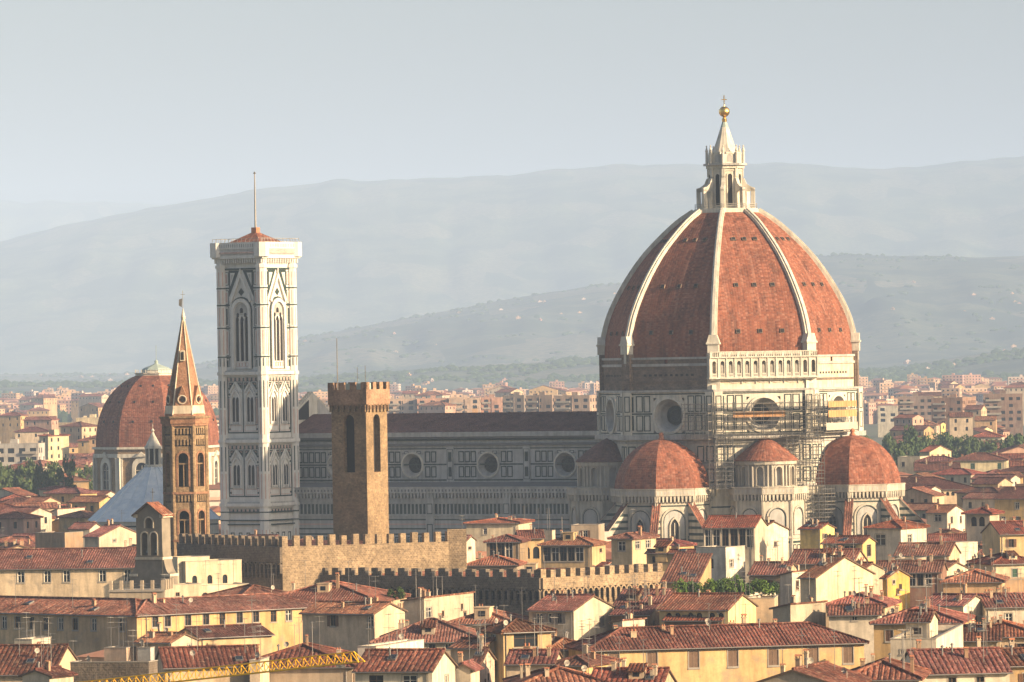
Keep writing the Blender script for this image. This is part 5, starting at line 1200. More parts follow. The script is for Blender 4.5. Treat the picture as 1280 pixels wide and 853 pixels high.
H('long tan wall topped by a low roof at the right edge',1182,1300,729,17.8,-4,dp=9,wall=(.55,.38,.24),roof='flat',parapet=.3,win=None,chim=1,ant=2)
H('small roofs with pale dormers left of the white stepped gable',936,983,718,18.6,14,dp=11,wall=CREAM,roof='gx',tile=R0,chim=3,ant=2)
H('white stepped gable with narrow chimney in the middle of the right jumble',975,990,719,18.8,28,xs=1015,wall=WHT,roof='sl',pitch=14,win=None,swin='auto',chim=2,ant=1)
H('white terrace house with bare parapet and a yellow left side below the roof garden',903,926,754,18.7,14,xs=970,wall=(.80,.72,.60),roof='flat',parapet=.5,win=None,swin=W([934],18,22,3),chim=0)
H('house with a grey weathered side, single slope roof and one shuttered window',966,988,761,19,38,xs=1032,wall=(.52,.45,.35),roof='sl',pitch=12,tile=R0,win=None,swin=W([1003],-2,16,9) if False else None,chim=1,ant=1,sh=GREYS)
H('low red roofs stepping down in front of the brown plastered house',1030,1106,757,18.3,12,dp=13,wall=CREAM,roof='hip',tile=R0,chim=3,ant=2)
H('long white low wall with a row of small chimneys on the right',1036,1100,768,18,6,dp=7,wall=WHT,roof='gx',tile=RD,win=W([1068],2,8,7),chim=3,ant=2,sh=None)
H('broad red roof crossing behind the cream dormer tower',1092,1200,778,18.2,10,dp=16,wall=YEL,roof='hip',tile=R0,chim=3,ant=2,win='auto')
H('red roof with a white gable wall and steel vents, right side',1152,1204,757,18.4,30,xs=1234,wall=(.76,.69,.58),roof='gx',tile=R0,win=None,swin=W([1213],8,14,4),chim=2,ant=1)
H('low red roof and white wall with aerials near the right edge',1232,1290,759,18,-6,dp=10,wall=WHT,roof='gx',tile=RL,chim=3,ant=3,win='auto')
H('bright red mottled roof spreading near the right edge',1208,1300,795,17.6,4,dp=15,wall=CREAM,roof='hip',tile=RL,chim=3,ant=1,win='auto')
H('dark tiled long roof to the right of the cream dormer tower',1168,1250,800,18.2,6,dp=10,wall=(.40,.32,.22),roof='gx',tile=RDK,chim=3,ant=2,win=None)
H('cream dormer tower with a small tiled cap and one white window, right front',1132,1162,776,22.3,16,xs=1172,wall=(.74,.66,.53),roof='gx',tile=RDK,win=W([1146],9,18,10),swin=None,chim=0,ant=1,pitch=22,sh=None,dp=None)
H('white rooftop terrace box beneath the cream dormer tower',1113,1170,806,20,10,xs=1204,wall=(.70,.63,.53),roof='flat',parapet=.7,win=W([1128,1138],6,12,5),swin=None,chim=1,sh=None)
H('big ribbed brown hip roof on a dark wall at the bottom right',1053,1147,848,19.5,8,xs=1186,dp=14,wall=(.50,.42,.33),roof='hip',tile=RD,chim=3,ant=2,win=None,per=.6,pitch=20)
H('ribbed brown roof above a white wall at the bottom right',1150,1262,842,19,-8,dp=12,wall=(.76,.70,.60),roof='gx',tile=RD,chim=3,ant=2,win=W([1190,1225],6,14,10),per=.6,pitch=20)
H('gabled roof with dormer and satellite dish at the bottom edge before the yellow house',938,1046,857,19.5,20,dp=13,wall=GRY,roof='gy',tile=RD,chim=2,ant=2,win=None,per=.6,pitch=18)
H('dark roof with ochre wall in the bottom right corner',1258,1310,832,18.5,-10,dp=10,wall=OCH,roof='gx',tile=RDK,chim=1,win='auto',per=.6)
# ---- middle distance, right of the dome
H('cream villa with five green shuttered windows in two rows, right middle distance',1191,1258,575,19,8,dp=14,wall=(.70,.62,.42),roof='hip',tile=RDK,win='auto',rows=2,gap=4.2,chim=2,sh=GREEN,wh=2.0,ww=1.3,op=False)
H('cream villa with three tall windows behind the right tribune dome',1150,1162,565,21,40,xs=1189,wall=(.74,.66,.42),roof='gx',tile=RR,win=None,swin='auto',chim=1,wh=2.6,gap=3)
H('flat grey roofed villa left of the cream villa with tall windows',1122,1150,574,19,20,xs=1161,wall=(.66,.58,.45),roof='flat',win='auto',chim=1)
H('low house with a long dark roof before the two cream villas',1143,1199,588,18,6,dp=14,wall=(.62,.54,.38),roof='gx',tile=RDK,chim=3,win='auto')
H('big plain bright yellow gable beyond the trees on the right',1139,1148,533,18,40,xs=1174,wall=(.66,.46,.20),roof='gx',tile=RR,win=None,swin=None,chim=0)
H('small pale yellow house beside the big yellow gable',1172,1176,530,18,40,xs=1182,wall=(.8,.62,.25),roof='gx',win=None,chim=0,simple=True)
H('white office block with a grid of windows right beside the sunlit drum',1097,1122,508,20,10,dp=24,wall=(.72,.66,.54),roof='flat',win='auto',rows=3,gap=5,ww=3,wh=2,simple=True,chim=0,parapet=.2)
H('ochre gabled house beyond the trees with pale yellow side',1220,1227,538,18,40,xs=1241,wall=(.80,.68,.42),roof='gx',win=None,swin=None,chim=0,simple=True)
H('long low red roof beyond the trees on the right',1205,1257,557,12,-4,dp=20,wall=OCH,roof='gx',tile=RR,win=None,chim=0,simple=True)
H('ochre house with dark roof and arch at the right edge, middle distance',1243,1300,623,19,22,dp=16,wall=(.70,.50,.24),roof='gx',tile=RDK,win='auto',chim=2,rows=2)
H('large dark apartment slab with a red top edge, right middle distance',1164,1203,499,30,16,xs=1220,wall=(.36,.22,.16),roof='flat',win='auto',rows=5,gap=3.5,ww=1.8,wh=1.6,simple=True,chim=0,group='apartment slabs beyond the old town')
H('long dark apartment slab behind the red topped slab at the right edge',1229,1278,494,32,5,dp=14,wall=(.26,.18,.15),roof='flat',win='auto',rows=5,gap=3.5,ww=2.0,wh=1.6,simple=True,chim=0,group='apartment slabs beyond the old town')
H('dark apartment slab between the drum and the red topped slab',1122,1166,497,30,4,dp=14,wall=(.28,.21,.19),roof='flat',win='auto',rows=5,gap=3.5,ww=2.0,wh=1.6,simple=True,chim=0,group='apartment slabs beyond the old town')
# ---- middle distance, left
H('modern apartment block with pale and dark vertical strips at the left edge',-20,48,557,24,6,dp=14,wall=(.50,.48,.46),roof='flat',win='auto',rows=5,gap=4.2,ww=2.6,wh=2.0,simple=True,chim=0,group='apartment slabs beyond the old town')
H('cream apartment tower with stacked balconies right of the modern block',49,60,545,26,38,xs=86,wall=(.74,.64,.42),roof='hip',pitch=8,tile=RR,win='auto',swin='auto',rows=5,gap=4,simple=True,chim=0,group='apartment slabs beyond the old town')
H('plain tan apartment block above the long purple roof, left',70,94,530,24,12,xs=98,wall=(.70,.54,.36),roof='flat',win=None,swin=None,simple=True,chim=0,group='apartment slabs beyond the old town')
H('cream apartment block with balconies left of the big chapel dome',95,128,524,26,8,dp=20,wall=(.76,.64,.42),roof='flat',win='auto',rows=5,gap=4,simple=True,chim=0,group='apartment slabs beyond the old town')
H('long low purple-red roof left of the chapel dome',80,124,560,14,-4,dp=30,wall=GRY,roof='gx',tile=(.6,.5,.6),win=None,chim=0,simple=True)
H('small red roofed house just left of the chapel drum',92,112,584,18,-6,dp=14,wall=TAN,roof='hip',tile=R0,chim=1,win='auto',simple=True)
H('red hip roof in front of the chapel drum',60,111,602,18.5,-12,dp=18,wall=OCH,roof='hip',tile=RL,win=None,chim=2)
# long pink and white flats behind the nave
for i,(a,b_,lab) in enumerate(((482,520,'leftmost'),(521,560,'second'),(561,600,'third'),(601,627,'rightmost'))):
    H(lab+' of the pink and white striped flats above the nave roof',a,b_,500+i*-.6,30,2,dp=16,wall=(.56,.33,.25) if i%2 else (.62,.46,.36),roof='flat',win='auto',rows=6,gap=5,ww=2.8,wh=2.2,top=.6,simple=True,chim=0,group='striped flats behind the nave')
for a,b_,lab,cl in ((628,655,'grey-brown slab block left of three above the nave roof',(.34,.28,.25)),(657,690,'brown slab block in the middle of three above the nave roof',(.36,.26,.21)),(692,737,'brown slab block with a bright end nearest the drum above the nave roof',(.42,.31,.25))):
    H(lab,a,b_,496,34,16,dp=16,wall=cl,roof='flat',win='auto',rows=7,gap=4.5,ww=2.4,wh=1.8,simple=True,chim=0,group='slab blocks behind the nave')
# ------------------------------------------------------------------ bell gable, terrace, sunlit terraces beside it
def bell_gable():
    p=at(204,750,905); e=empty('bell_gable',(p.x,p.y,0),radians(-28),'weathered grey-brown bell gable with openings, curved foot and small tiled roof','bell gable')
    t=2.6; w=4.9; pl=PL(-w/2,0,-90); b=MB(); zt=31.6
    hol=[(-1.45,-.25,25.0,28.7,1),(.25,1.45,25.0,28.7,1),(-.7,.7,29.4,31.1,1)]
    for q,s in ((pl,1),(PL(-w/2,t,90),-1)):
        b.wall(q,-w/2,w/2,22.6,zt,[(min(s*h[0],s*h[1]),max(s*h[0],s*h[1]),*h[2:]) for h in hol],t/2 if s>0 else t/2-.001,0,0)
        b.pext(q,[(-w/2,zt),(w/2,zt),(0,zt+1.7)],-t/2,0,0)
        for h in hol: b.ring(q,outline(h[0]-.2,h[1]+.2,h[2],h[3]+.2,1),outline(*h),0,.12,1)
    for q,x in ((PL(0,t/2,0),1),(PL(-w,t/2,180),-1)): b.wall(q,-t/2,t/2,14,zt,[])
    b.wall(pl,-w/2,w/2,14,22.6,[]); b.wall(PL(-w/2,t,90),-w/2,w/2,14,22.6,[])
    b.pb(pl,-w/2-.2,w/2+.2,24.3,24.7,-t-.15,.25,1)
    for s in (-1,1):                       # the curved foot
        c=[(w/2+1.3*(1-sin(pi/2*i/8)),22+5*(1-cos(pi/2*i/8))) for i in range(9)]; P=[(w/2-.02,14),(w/2+1.3,14)]+c+[(w/2-.02,27.1)]
        P=[(s*u,z) for u,z in P]; b.pext(pl,P if s>0 else P[::-1],-t+.05,-.05,0)
        b.pb(pl,s*(w/2+.65)-.8,s*(w/2+.65)+.8,21.6,22,-t,.1,1)
        b.pb(pl,s*(w/2+.05)-.35,s*(w/2+.05)+.35,zt-.5,zt+.05,-t-.2,.3,1)
    b.build('stone_wall',[simple('weathered_grey_stone',(.22,.19,.15),.95,0,.3),M['cream_stone'],VO],e)
    r=MB(); z0=zt-.1; 
    r.corr([(.5,-.6,z0),(.5,t+.5,z0),(-w/2,t+.5,zt+2.0),(-w/2,-.6,zt+2.0)],.45,.08); r.corr([(-w-.5,t+.5,z0),(-w-.5,-.6,z0),(-w/2,-.6,zt+2.0),(-w/2,t+.5,zt+2.0)],.45,.08)
    r.build('roof',[M['tiles'],M['wood']],e,color=RL); c=MB(); c.tube((-w/2,t/2,zt+1.9),(-w/2,t/2,zt+4.2),.06,5); c.tube((-w/2-.4,t/2,zt+3.6),(-w/2+.4,t/2,zt+3.6),.05,5); c.build('cross',M['metal'],e)
    for x in (-.85,.85):
        c=MB(); c.lathe([(.05,26.6),(.28,26.5),(.33,26.0),(.5,25.5),(.48,25.4)],12,0,-w/2+x,t/2,smooth=True); c.build('bell',M['copper'],e)
bell_gable()
def terrace():
    p=at(205,727,890); e=empty('arcaded_terrace',(p.x,p.y,0),radians(-8),'shaded terrace wall with five arches and square posts along its top, beside the bell gable','terrace')
    L=8.9; pl=PL(0,0,-90); z=p.z-1.4; b=MB()
    b.wall(pl,-L,0,0,z,[(-L+.6+i*1.65,-L+1.7+i*1.65,z-4.6,z-1.5,1) for i in range(5)],.6,0,0,1); b.pb(pl,-L-.1,.1,z-.2,z+.15,0,.2,2); b.wall(PL(0,4,0),-4,4,0,z,[]); b.face([(-L,0,z),(0,0,z),(0,8,z),(-L,8,z)],2)
    for i in range(6): b.box(-L+i*1.68,-L+i*1.68+.5,0,.5,z+.1,z+1.6,0)
    for i in range(4): b.box(-.5,0,1.6+i*1.8,2.1+i*1.8,z+.02,z+1.6,0)
    b.tube((-L,.25,z+1.1),(0,.25,z+1.1),.05,5,3); b.tube((-L,.25,z+.6),(0,.25,z+.6),.04,5,3)
    b.build('arcade_wall',[M['plaster'],VO,M['grey_trim'],M['metal']],e,color=(.52,.44,.34))
terrace()
H('cream stained wall block with flat top, right of the bell gable',222,262,699,22,-32,dp=6,wall=(.74,.66,.50),roof='flat',parapet=.25,win=None,swin=None,chim=0)
H('stained cream terrace building with three arched windows below the dark crenellated wall',232,302,704,21.3,-30,dp=8,wall=(.68,.60,.44),roof='flat',parapet=.2,win=W([243,262,281],16,30,6,1),swin=None,chim=0)
H('low cream building with two round arches beneath the stained terrace building',250,311,736,19,-24,dp=6,wall=(.74,.66,.50),roof='flat',parapet=.5,win=W([256.5,271.5],5,13,9,1),swin=None,chim=2,ant=1)
H('plain cream block directly right of the arcaded terrace',212,252,737,19.6,-30,dp=5,wall=(.64,.56,.42),roof='flat',parapet=.7,win=W([222],4,9,5),swin=None,chim=1)
H('terrace house carrying the roof garden, right of centre',842,968,752,18.6,6,dp=9,wall=(.60,.46,.32),roof='flat',parapet=.5,win=None,swin=None,chim=0)
# ------------------------------------------------------------------ crane arm
def crane():
    A=at(452,827,610); B=at(96,866,640); e=empty('crane',(B.x,B.y,0),0,'yellow lattice crane arm reaching across the roofs at the bottom left','crane')
    o=Vector((B.x,B.y,0)); A=A-o; B=B-o; d=(A-B).normalized(); up=Vector((0,0,1)); sd_=d.cross(up).normalized(); n=30; L=(A-B).length
    b=MB(); low=[lambda t,s=s: B+d*t+sd_*s*.5 for s in (-1,1)]; top=lambda t: B+d*t+up*1.15
    for s in (0,1): b.tube(low[s](-9),low[s](L),.085,6)
    b.tube(top(-9),top(L-1.1),.075,6); b.tube(top(L-1.1),low[0](L),.06,5); b.tube(top(L-1.1),low[1](L),.06,5)
    st=(L+8)/44
    for i in range(44):
        t=-9+i*st
        for s in (0,1): b.tube(low[s](t),top(min(t+st/2,L-1.1)),.05,4); b.tube(top(min(t+st/2,L-1.1)),low[s](min(t+st,L)),.05,4)
        b.tube(low[0](t),low[1](min(t+st,L)),.03,4)
    b.build('jib',M['yellow_paint'],e)
    m=MB(); M0=B-d*9
    for sx in (-.7,.7):
        for sy in (-.7,.7): m.tube((M0.x+sx,M0.y+sy,0),(M0.x+sx,M0.y+sy,M0.z+.2),.1,5)
    z=0; k=0
    while z<M0.z-1.5:
        for a,c in (((-.7,-.7),(.7,-.7)),((.7,-.7),(.7,.7)),((.7,.7),(-.7,.7)),((-.7,.7),(-.7,-.7))):
            m.tube((M0.x+a[0],M0.y+a[1],z),(M0.x+c[0],M0.y+c[1],z+1.6),.05,4); m.tube((M0.x+a[0],M0.y+a[1],z),(M0.x+c[0],M0.y+c[1],z),.05,4)
        z+=1.6
    m.build('mast',M['yellow_paint'],e)
    t_=MB(); c=B+d*(L*.93); t_.box(c.x-.5,c.x+.5,c.y-.4,c.y+.4,c.z-.45,c.z-.12); t_.tube((c.x,c.y,c.z-.4),(c.x,c.y,c.z-4),.03,4); t_.box(c.x-.2,c.x+.2,c.y-.2,c.y+.2,c.z-4.5,c.z-4); t_.build('trolley',M['metal'],e)
crane()
# ------------------------------------------------------------------ trees
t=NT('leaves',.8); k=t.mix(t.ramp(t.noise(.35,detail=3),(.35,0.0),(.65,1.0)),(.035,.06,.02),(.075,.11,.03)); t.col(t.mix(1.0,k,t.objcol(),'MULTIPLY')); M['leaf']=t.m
M['bark']=simple('bark',(.10,.07,.05))
def tree_meshes(seed,h,w,n,leaf):
    r=random.Random(seed); tb=MB(); tb.tube((0,0,0),(.1,0,h*.35),.03*h,7,0,.022*h); tb.tube((.1,0,h*.35),(.2,.1,h*.7),.022*h,6,0,.008*h)
    cl=[]
    for i in range(14):
        a=r.uniform(0,6.28); z=h*r.uniform(.38,.9); f=sin(pi*min(1,(z/h-.15)/.9))**.6; q=w/2*f*r.uniform(.35,.85); c=Vector((q*cos(a),q*sin(a),z)); cl.append((c,w*r.uniform(.14,.24)))
        if i<9: tb.tube((.1,0,h*.3+i*.02*h),c,.011*h,5,0,.004*h)
    cl.append((Vector((0,0,h*.88)),w*.16)); cb=MB()
    for i in range(n):
        c,R=r.choice(cl); v=Vector((r.gauss(0,1),r.gauss(0,1),r.gauss(0,.85))).normalized()*R*r.uniform(.45,1.08)**.6; p=c+v; s=leaf*r.uniform(.6,1.3)
        nn=(v.normalized()+Vector((r.gauss(0,.5),r.gauss(0,.5),r.gauss(0,.5)))).normalized(); u=nn.orthogonal().normalized(); u=(u*cos(i)+nn.cross(u)*sin(i)); t_=nn.cross(u)
        cb.face([p-u*s-t_*s*.6,p+u*s*.8-t_*s,p+u*s+t_*s*.7,p-u*s*.7+t_*s])
    return mesh(tb,'trunk',[M['bark']]),mesh(cb,'crown',[M['leaf']])
TM=[tree_meshes(11,1*18,13,1500,.42),tree_meshes(23,18,10,1300,.40),tree_meshes(5,18,15,1700,.45)]
BM=[tree_meshes(31,3.2,3.6,700,.13),tree_meshes(37,3.2,2.6,600,.12)]
def tree(label,cat,px,pytop,wpx,D,k,base=0,group=None,col=(1,1,1),name='tree',T=None):
    T=T or TM; p=at(px,pytop,D); hh=18 if T is TM else 3.2; ww=(13,10,15)[k] if T is TM else (3.6,2.6)[k]
    e=empty(name,(p.x,D,base),random.uniform(0,6),label,cat,group,col); s=(p.z-base)/hh/.98; sw=wpx*D/F/ww; e.scale=(sw,sw,s)
    link('trunk',T[k][0],e); link('crown',T[k][1],e); return e
rt=random.Random(3)
xs_=[1116,1127,1140,1150,1163,1176,1187,1200,1213,1224,1236,1248,1259,1272,1284]
for i,x in enumerate(xs_):
    big=i in (2,6,12,13); tree(('tallest dark' if i==6 else 'tall dark' if big else 'rounded green')+' tree, number %d from the left in the row behind the right hand villas'%(i+1),'tree',x,(541 if big else 548)+rt.uniform(-3,6),rt.uniform(24,36),2150+rt.uniform(-90,160),i%3,group='trees behind the right hand villas',col=(.8,.9,1)if big else (1,1,1))
for i in range(14):
    x=-4+i*8.6; tree('dark green tree, number %d from the left below the modern apartment block'%(i+1),'tree',x,583+rt.uniform(-7,5)-(6 if i in(4,5,10) else 0),rt.uniform(22,32),1830+rt.uniform(-60,100),i%3,group='trees below the apartment blocks')
for i in range(9):
    x=20+i*7; tree('distant small tree, number %d from the left above the apartment blocks'%(i+1),'tree',x,530+rt.uniform(-3,4),rt.uniform(7,10),3700+rt.uniform(-60,200),i%3,group='far trees on the left')
gb_=at(850,752,855).z
for i,(x,y,w_) in enumerate(((850,727,15),(862,727,14),(874,731,14),(886,724,14),(897,728,13),(909,723,15),(921,722,14),(931,729,13),(942,726,17),(955,725,16),(965,729,14),(489,737,14),(501,736,15))):
    if x<600: tree('leafy shrub on the roof edge, '+('left' if x==489 else 'right')+' one of two beside the broad red hip roof','shrub',x,y,w_,880,i%2,at(x,753,880).z,'roof shrubs',(1,1.1,.9),'shrub',BM); continue
    tree('leafy shrub of the roof garden, number %d of eleven from the left'%(i+1),'shrub',x,y,w_*1.5,848+3*(i%3),i%2,gb_+.2,'roof garden shrubs',((1.3,1.5,.8),(.8,1,.9),(1.7,1.8,1))[i%3],'shrub',BM)
# ------------------------------------------------------------------ the rest of the city
TAKEN=[(f[5][0],f[5][1],f[5][2]) for f in FOOT]
OCC=[(f[0],f[1],f[2],f[3]) for f in FOOT]+[(750,1130,440,1290),(376,752,515,1330),(268,376,305,1340),(120,272,560,1740),(203,262,520,1015),(412,482,480,1000),(232,566,682,985),(366,828,720,960)]
import bisect
GX,GY=320,214; cand=[]
ra=random.Random(99)
WC=[CREAM,IVO,YEL,WHT,OCH,TAN,CREAM,IVO,PNK,GRY,WHT,LEM]; TC=[R0,R0,RD,RL,RR,RDK,R0,RD]
y=640.0
while y<6200:
    st=11+max(0,(y-1200)/1000)*11; xx=-y*.098
    while xx<y*.098:
        x=xx+ra.uniform(-.3,.3)*st; yy=y+ra.uniform(-.3,.3)*st; w=ra.uniform(6,13)*(1+max(0,(yy-1500)/3500)); d=ra.uniform(6,10)*(1+max(0,(yy-1500)/3500))
        Hh=ra.uniform(9,13) if yy<1040 else ra.uniform(11,14.5) if yy<1420 else ra.uniform(9,19)
        if yy>2300 and ra.random()<.12: Hh=ra.uniform(20,28)
        ok=all((x-a)**2+(yy-b)**2>(r*.95+w*.45)**2 for a,b,r in TAKEN)
        if ok:
            # keep the cathedral, baptistery, chapel and towers' ground free
            dx,dy=x-DOME.x,yy-DOME.y; lw=-(dx*cos(radians(TH))-dy*sin(radians(TH))); ls=-(dx*sin(radians(TH))+dy*cos(radians(TH)))
            if -52<lw<165 and abs(ls)<(56 if lw<45 else 42): ok=False
            for px_,D_,r_ in ((196,1750,34),(232,1020,12),(446,1010,12)):
                p_=at(px_,500,D_)
                if (x-p_.x)**2+(yy-p_.y)**2<(r_+8)**2: ok=False
        if yy<1300 and 985<yy and -62<x<-8: Hh=min(Hh,10.5)
        if ok and 985<yy<1030 and x<-12 and x>-62: ok=False
        if ok and yy>2050 and yy<2350 and x>y*.066: ok=ra.random()<.2
        if ok and yy>1750 and yy<1960 and x<-y*.075: ok=ra.random()<.1
        if ok and 3500<yy<5200 and x<-y*.052: ok=ra.random()<.06
        if ok: cand.append((yy,x,w,d,Hh))
        xx+=st*1.12
    y+=st
cand.sort(); buf=bytearray(GX*GY); OCC.sort(key=lambda o:o[3]); oi=0
def fill(x0,x1,yt,cnt=False):
    n=0
    for j in range(max(0,int(yt/4)),GY):
        for i in range(max(0,int(x0/4)),min(GX,int(x1/4)+1)):
            if not buf[j*GX+i]: n+=1; buf[j*GX+i]=1
    return n
vis=[]
for c in cand:
    yy,x,w,d,Hh=c
    while oi<len(OCC) and OCC[oi][3]<yy: fill(OCC[oi][0],OCC[oi][1],OCC[oi][2]+3); oi+=1
    px,py=proj(x,yy,Hh); hw=(w+d)*.5*F/yy/2*.9
    if px+hw<-20 or px-hw>1300: continue
    # coarse buffer plus a check at fine scale for far ones
    n=0
    for j in range(max(0,int((py-1)/4)),min(GY,int((py+8000/yy*2)/4)+1)):
        for i in range(max(0,int((px-hw)/4)),min(GX,int((px+hw)/4)+1)):
            if not buf[j*GX+i]: n+=1
    if n==0: continue
    fill(px-hw*.8,px+hw*.8,py+6)
    vis.append((n*16,c,px,py,hw))
vis.sort(key=lambda v:-v[0])
NIND=160
def place_name(px,yy):
    L=[(60,'at left edge'),(125,'left of chapel dome'),(205,'left of spire tower'),(270,'under spire tower'),(380,'under bell tower'),(500,'by crenellated tower'),(600,'under nave left half'),(740,'under nave right half'),(830,'near first tribune'),(900,'below left tribune'),(1000,'below middle exedra'),(1070,'below scaffolding'),(1140,'below right tribune'),(1215,'right of right tribune'),(1400,'at right edge')]
    a=next(t for l,t in L if px<l)
    return a,('front rows' if yy<850 else 'middle rows' if yy<1050 else 'before cathedral' if yy<1330 else 'beyond cathedral' if yy<2100 else 'far quarter')
cn_={id(CREAM):'cream',id(IVO):'ivory',id(YEL):'yellow',id(WHT):'white',id(OCH):'ochre',id(TAN):'tan',id(PNK):'pinkish',id(GRY):'grey',id(LEM):'lemon'}
tn_={id(R0):'red',id(RD):'brown',id(RL):'bright orange',id(RR):'deep red',id(RDK):'dark'}
ORD=['first','second','third','fourth','fifth','sixth','seventh','eighth','ninth','tenth','eleventh','twelfth','thirteenth','fourteenth','fifteenth','sixteenth','seventeenth','eighteenth','nineteenth','twentieth']
cnt={}; tot={}; ind=[]
for v in sorted(vis[:NIND],key=lambda v:v[2]):
    wc=ra.choice(WC); tc=ra.choice(TC); rf_=ra.choice(('gx','gx','hip','gy','hip')); ind.append((*v,wc,tc,rf_)); k=(cn_[id(wc)],tn_[id(tc)],rf_,*place_name(v[2],v[1][0])); tot[k]=tot.get(k,0)+1
for n,c,px,py,hw,wc,tc,rf_ in ind:
    yy,x,w,d,Hh=c; far=yy>1350; ph=radians(ra.choice((31,31,28,35,-12,8,31)) if yy<2000 else ra.uniform(-20,40))
    a,b=place_name(px,yy); rn={'gx':'gabled','gy':'gable fronted','hip':'hip roofed'}[rf_]
    key=(cn_[id(wc)],tn_[id(tc)],rf_,a,b); cnt[key]=cnt.get(key,0)+1; k=cnt[key]
    lab='%s %s house, %s tiles, %s, %s'%(key[0],rn,key[1],a,b)
    if tot[key]>1: lab=('leftmost ' if k==1 else ORD[k-1]+' leftmost ')+lab
    # place by world position: emulate the call through the near corner
    cph,sph=cos(ph),sin(ph); sx=1 if ph>=0 else -1
    Px=x+sx*cph*w/2-sph*d/2; Py=yy-sx*sph*w/2-cph*d/2
    Fx=Px-sx*cph*w; Fy=Py+sx*sph*w
    ex,ey=proj(Px,Py,Hh); fx_=proj(Fx,Fy,Hh)[0]
    l_,r_=(fx_,ex) if ph>=0 else (ex,fx_)
    # solve with the true point so that the eave height is kept
    house(lab,l_,r_,ey,Py,math.degrees(ph),dp=d,wall=wc,tile=tc,roof=rf_,simple=far,chim=0 if far else ra.choice((1,1,2)),ant=0 if yy>1150 else ra.choice((0,1,2)),rows=ra.choice((1,2)) if far else 1,per=.44 if yy<1300 else .9,sh=ra.choice((BROWN,GREEN,GREYS)))
# everything smaller: one mass of far roofs
def mass(name,label,items,mats):
    b=MB(); r=random.Random(4)
    for yy,x,w,d,Hh in items:
        ph=r.uniform(-.5,.6); c,s=cos(ph),sin(ph); m=r.randrange(5); t_=5+r.randrange(3); flat=Hh>20 or r.random()<.25
        def T(u,v,z): return (x+u*c+v*s,yy-u*s+v*c,z)
        P=[(-w/2,-d/2),(w/2,-d/2),(w/2,d/2),(-w/2,d/2)]
        for i in range(4):
            a,e_=P[i],P[(i+1)%4]; b.face([T(*a,0),T(*e_,0),T(*e_,Hh),T(*a,Hh)],m)
            if i in (0,1,3):
                L=sqrt((a[0]-e_[0])**2+(a[1]-e_[1])**2); n=max(1,int(L/3.6)); 
                for q in range(n):
                    for fl in range(1+int((Hh-8)/3.5) if Hh>12 else 1):
                        t0=(q+.5)/n; z=Hh-1.2-fl*3.4; hwn=.75/L
                        off=.05; nx_,ny_=(e_[1]-a[1])/L*off,-(e_[0]-a[0])/L*off
                        f=lambda tt,zz:T(a[0]+(e_[0]-a[0])*tt+nx_,a[1]+(e_[1]-a[1])*tt+ny_,zz)
                        b.face([f(t0-hwn,z-1.7),f(t0+hwn,z-1.7),f(t0+hwn,z),f(t0-hwn,z)],8)
        if Hh>14.5:
            for fl in range(int((Hh-8)/3.4)):
                z=Hh-3.4-fl*3.4; u0,u1=-w*.36,w*(.0 if m%2 else .36); Pq=[(u0,-d/2-1),(u1,-d/2-1),(u1,-d/2),(u0,-d/2)]
                for i in (0,1,3): a,e_=Pq[i],Pq[(i+1)%4]; b.face([T(*a,z),T(*e_,z),T(*e_,z+1),T(*a,z+1)],(m+1)%5)
        if flat:
            b.face([T(*p,Hh) for p in P],7 if r.random()<.5 else 9)
            if Hh>14: b.face([T(-1.5,-1.5,Hh+2.2),T(1.5,-1.5,Hh+2.2),T(1.5,1.5,Hh+2.2),T(-1.5,1.5,Hh+2.2)],9); [b.face([T(*p_,Hh),T(*q_,Hh),T(*q_,Hh+2.2),T(*p_,Hh+2.2)],m) for p_,q_ in (((-1.5,-1.5),(1.5,-1.5)),((1.5,-1.5),(1.5,1.5)),((-1.5,1.5),(-1.5,-1.5)))]
        else:
            R_=min(w,d)/2*.3; o=.6; k=w/2-min(w,d)/2
            if w>=d: A,B=(-k,0),(k,0)
            else: A,B=(0,-(d/2-w/2)),(0,d/2-w/2)
            Q=[(-w/2-o,-d/2-o),(w/2+o,-d/2-o),(w/2+o,d/2+o),(-w/2-o,d/2+o)]; z0=Hh-.1; z1=Hh+R_
            if w>=d: F_=[[(Q[0],z0),(Q[1],z0),(B,z1),(A,z1)],[(Q[1],z0),(Q[2],z0),(B,z1)],[(Q[2],z0),(Q[3],z0),(A,z1),(B,z1)],[(Q[3],z0),(Q[0],z0),(A,z1)]]
            else: F_=[[(Q[0],z0),(Q[1],z0),(A,z1)],[(Q[1],z0),(Q[2],z0),(B,z1),(A,z1)],[(Q[2],z0),(Q[3],z0),(B,z1)],[(Q[3],z0),(Q[0],z0),(A,z1),(B,z1)]]
            for f_ in F_: b.face([T(*p,z) for p,z in f_],t_)
    tag(b.build(name,mats),label,'houses',kind='stuff')
cm=[simple('far_wall_'+n_,(c_[0]*.72,c_[1]*.66,c_[2]*.68),.9) for n_,c_ in (('cream',CREAM),('ochre',OCH),('white',WHT),('pink',(.62,.40,.30)),('lemon',LEM))]
tm=[simple('far_tiles_red',(.30,.12,.07)),simple('far_tiles_brown',(.20,.10,.07)),simple('far_tiles_light',(.38,.19,.12))]
FM=cm+tm+[M['glass'],M['concrete']]
mass('distant_houses','mass of small distant red roofed houses spreading to the foot of the hills',[v[1] for v in vis[NIND:]],FM)
rf2=random.Random(17); it=[]
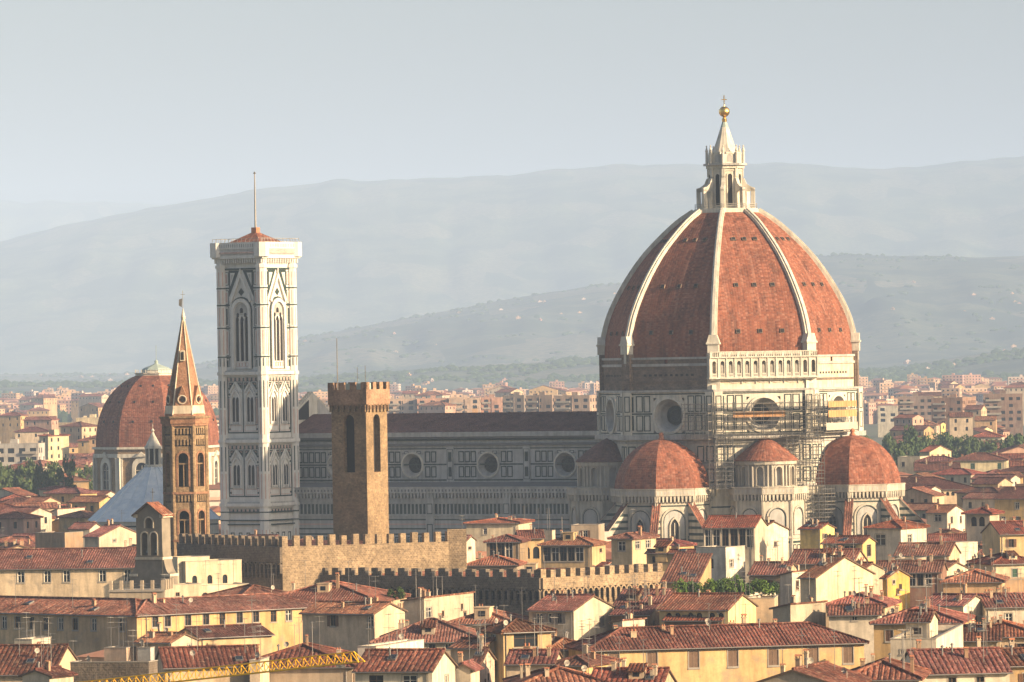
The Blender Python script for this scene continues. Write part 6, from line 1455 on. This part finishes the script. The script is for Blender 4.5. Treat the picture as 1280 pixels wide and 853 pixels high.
for i in range(5200):
    yy=5600+2300*rf2.random() if i>1700 else rf2.uniform(4300,6300); x=rf2.uniform(-.1,.1)*yy; 
    if yy<5700 and x<-.04*yy: continue
    if vn(x/260+9,yy/330)<.42: continue
    it.append((yy,x,rf2.uniform(10,24),rf2.uniform(9,15),rf2.choice((7,8,10,12,13,16)) if rf2.random()<.95 else rf2.uniform(20,27)))
mass('distant_suburb','hazy far suburb of pale blocks along the foot of the hills',it,FM)
# houses scattered on the hillsides, far woods
it=[]
for prof,Dc,fr,bk in HILLS[2:]:
    for i in range(120):
        yy=Dc-fr*rf2.uniform(.1,.95)**.8; x=rf2.uniform(-.095,.095)*yy
        if vn(x/300+3,yy/300)<.5: continue
        z=hillz(prof,Dc,fr,bk,x,yy)
        if z>4: it.append((yy,x,rf2.uniform(4,9)*Dc/14000+2,rf2.uniform(4,7),z+rf2.uniform(2.5,4)))
mass('hillside_villas','tiny pale villas scattered over the hazy hillside',it,FM)
wb=MB(); rw=random.Random(8)
def blob(x,y,z,r,h):
    n=7
    for lv in range(3):
        for i in range(n):
            f=(.85,1,.72,0.02)
            a,c=2*pi*i/n,2*pi*(i+1)/n; r0,r1=r*f[lv]*(1+.2*sin(i*3+lv)),r*f[lv+1]*(1+.2*sin(i*3+lv+1)); r0b=r*f[lv]*(1+.2*sin((i+1)%n*3+lv)); r1b=r*f[lv+1]*(1+.2*sin((i+1)%n*3+lv+1))
            wb.face([(x+r0*cos(a),y+r0*sin(a),z+h*lv/3),(x+r0b*cos(c),y+r0b*sin(c),z+h*lv/3),(x+r1b*cos(c),y+r1b*sin(c),z+h*(lv+1)/3),(x+r1*cos(a),y+r1*sin(a),z+h*(lv+1)/3)],0,True)
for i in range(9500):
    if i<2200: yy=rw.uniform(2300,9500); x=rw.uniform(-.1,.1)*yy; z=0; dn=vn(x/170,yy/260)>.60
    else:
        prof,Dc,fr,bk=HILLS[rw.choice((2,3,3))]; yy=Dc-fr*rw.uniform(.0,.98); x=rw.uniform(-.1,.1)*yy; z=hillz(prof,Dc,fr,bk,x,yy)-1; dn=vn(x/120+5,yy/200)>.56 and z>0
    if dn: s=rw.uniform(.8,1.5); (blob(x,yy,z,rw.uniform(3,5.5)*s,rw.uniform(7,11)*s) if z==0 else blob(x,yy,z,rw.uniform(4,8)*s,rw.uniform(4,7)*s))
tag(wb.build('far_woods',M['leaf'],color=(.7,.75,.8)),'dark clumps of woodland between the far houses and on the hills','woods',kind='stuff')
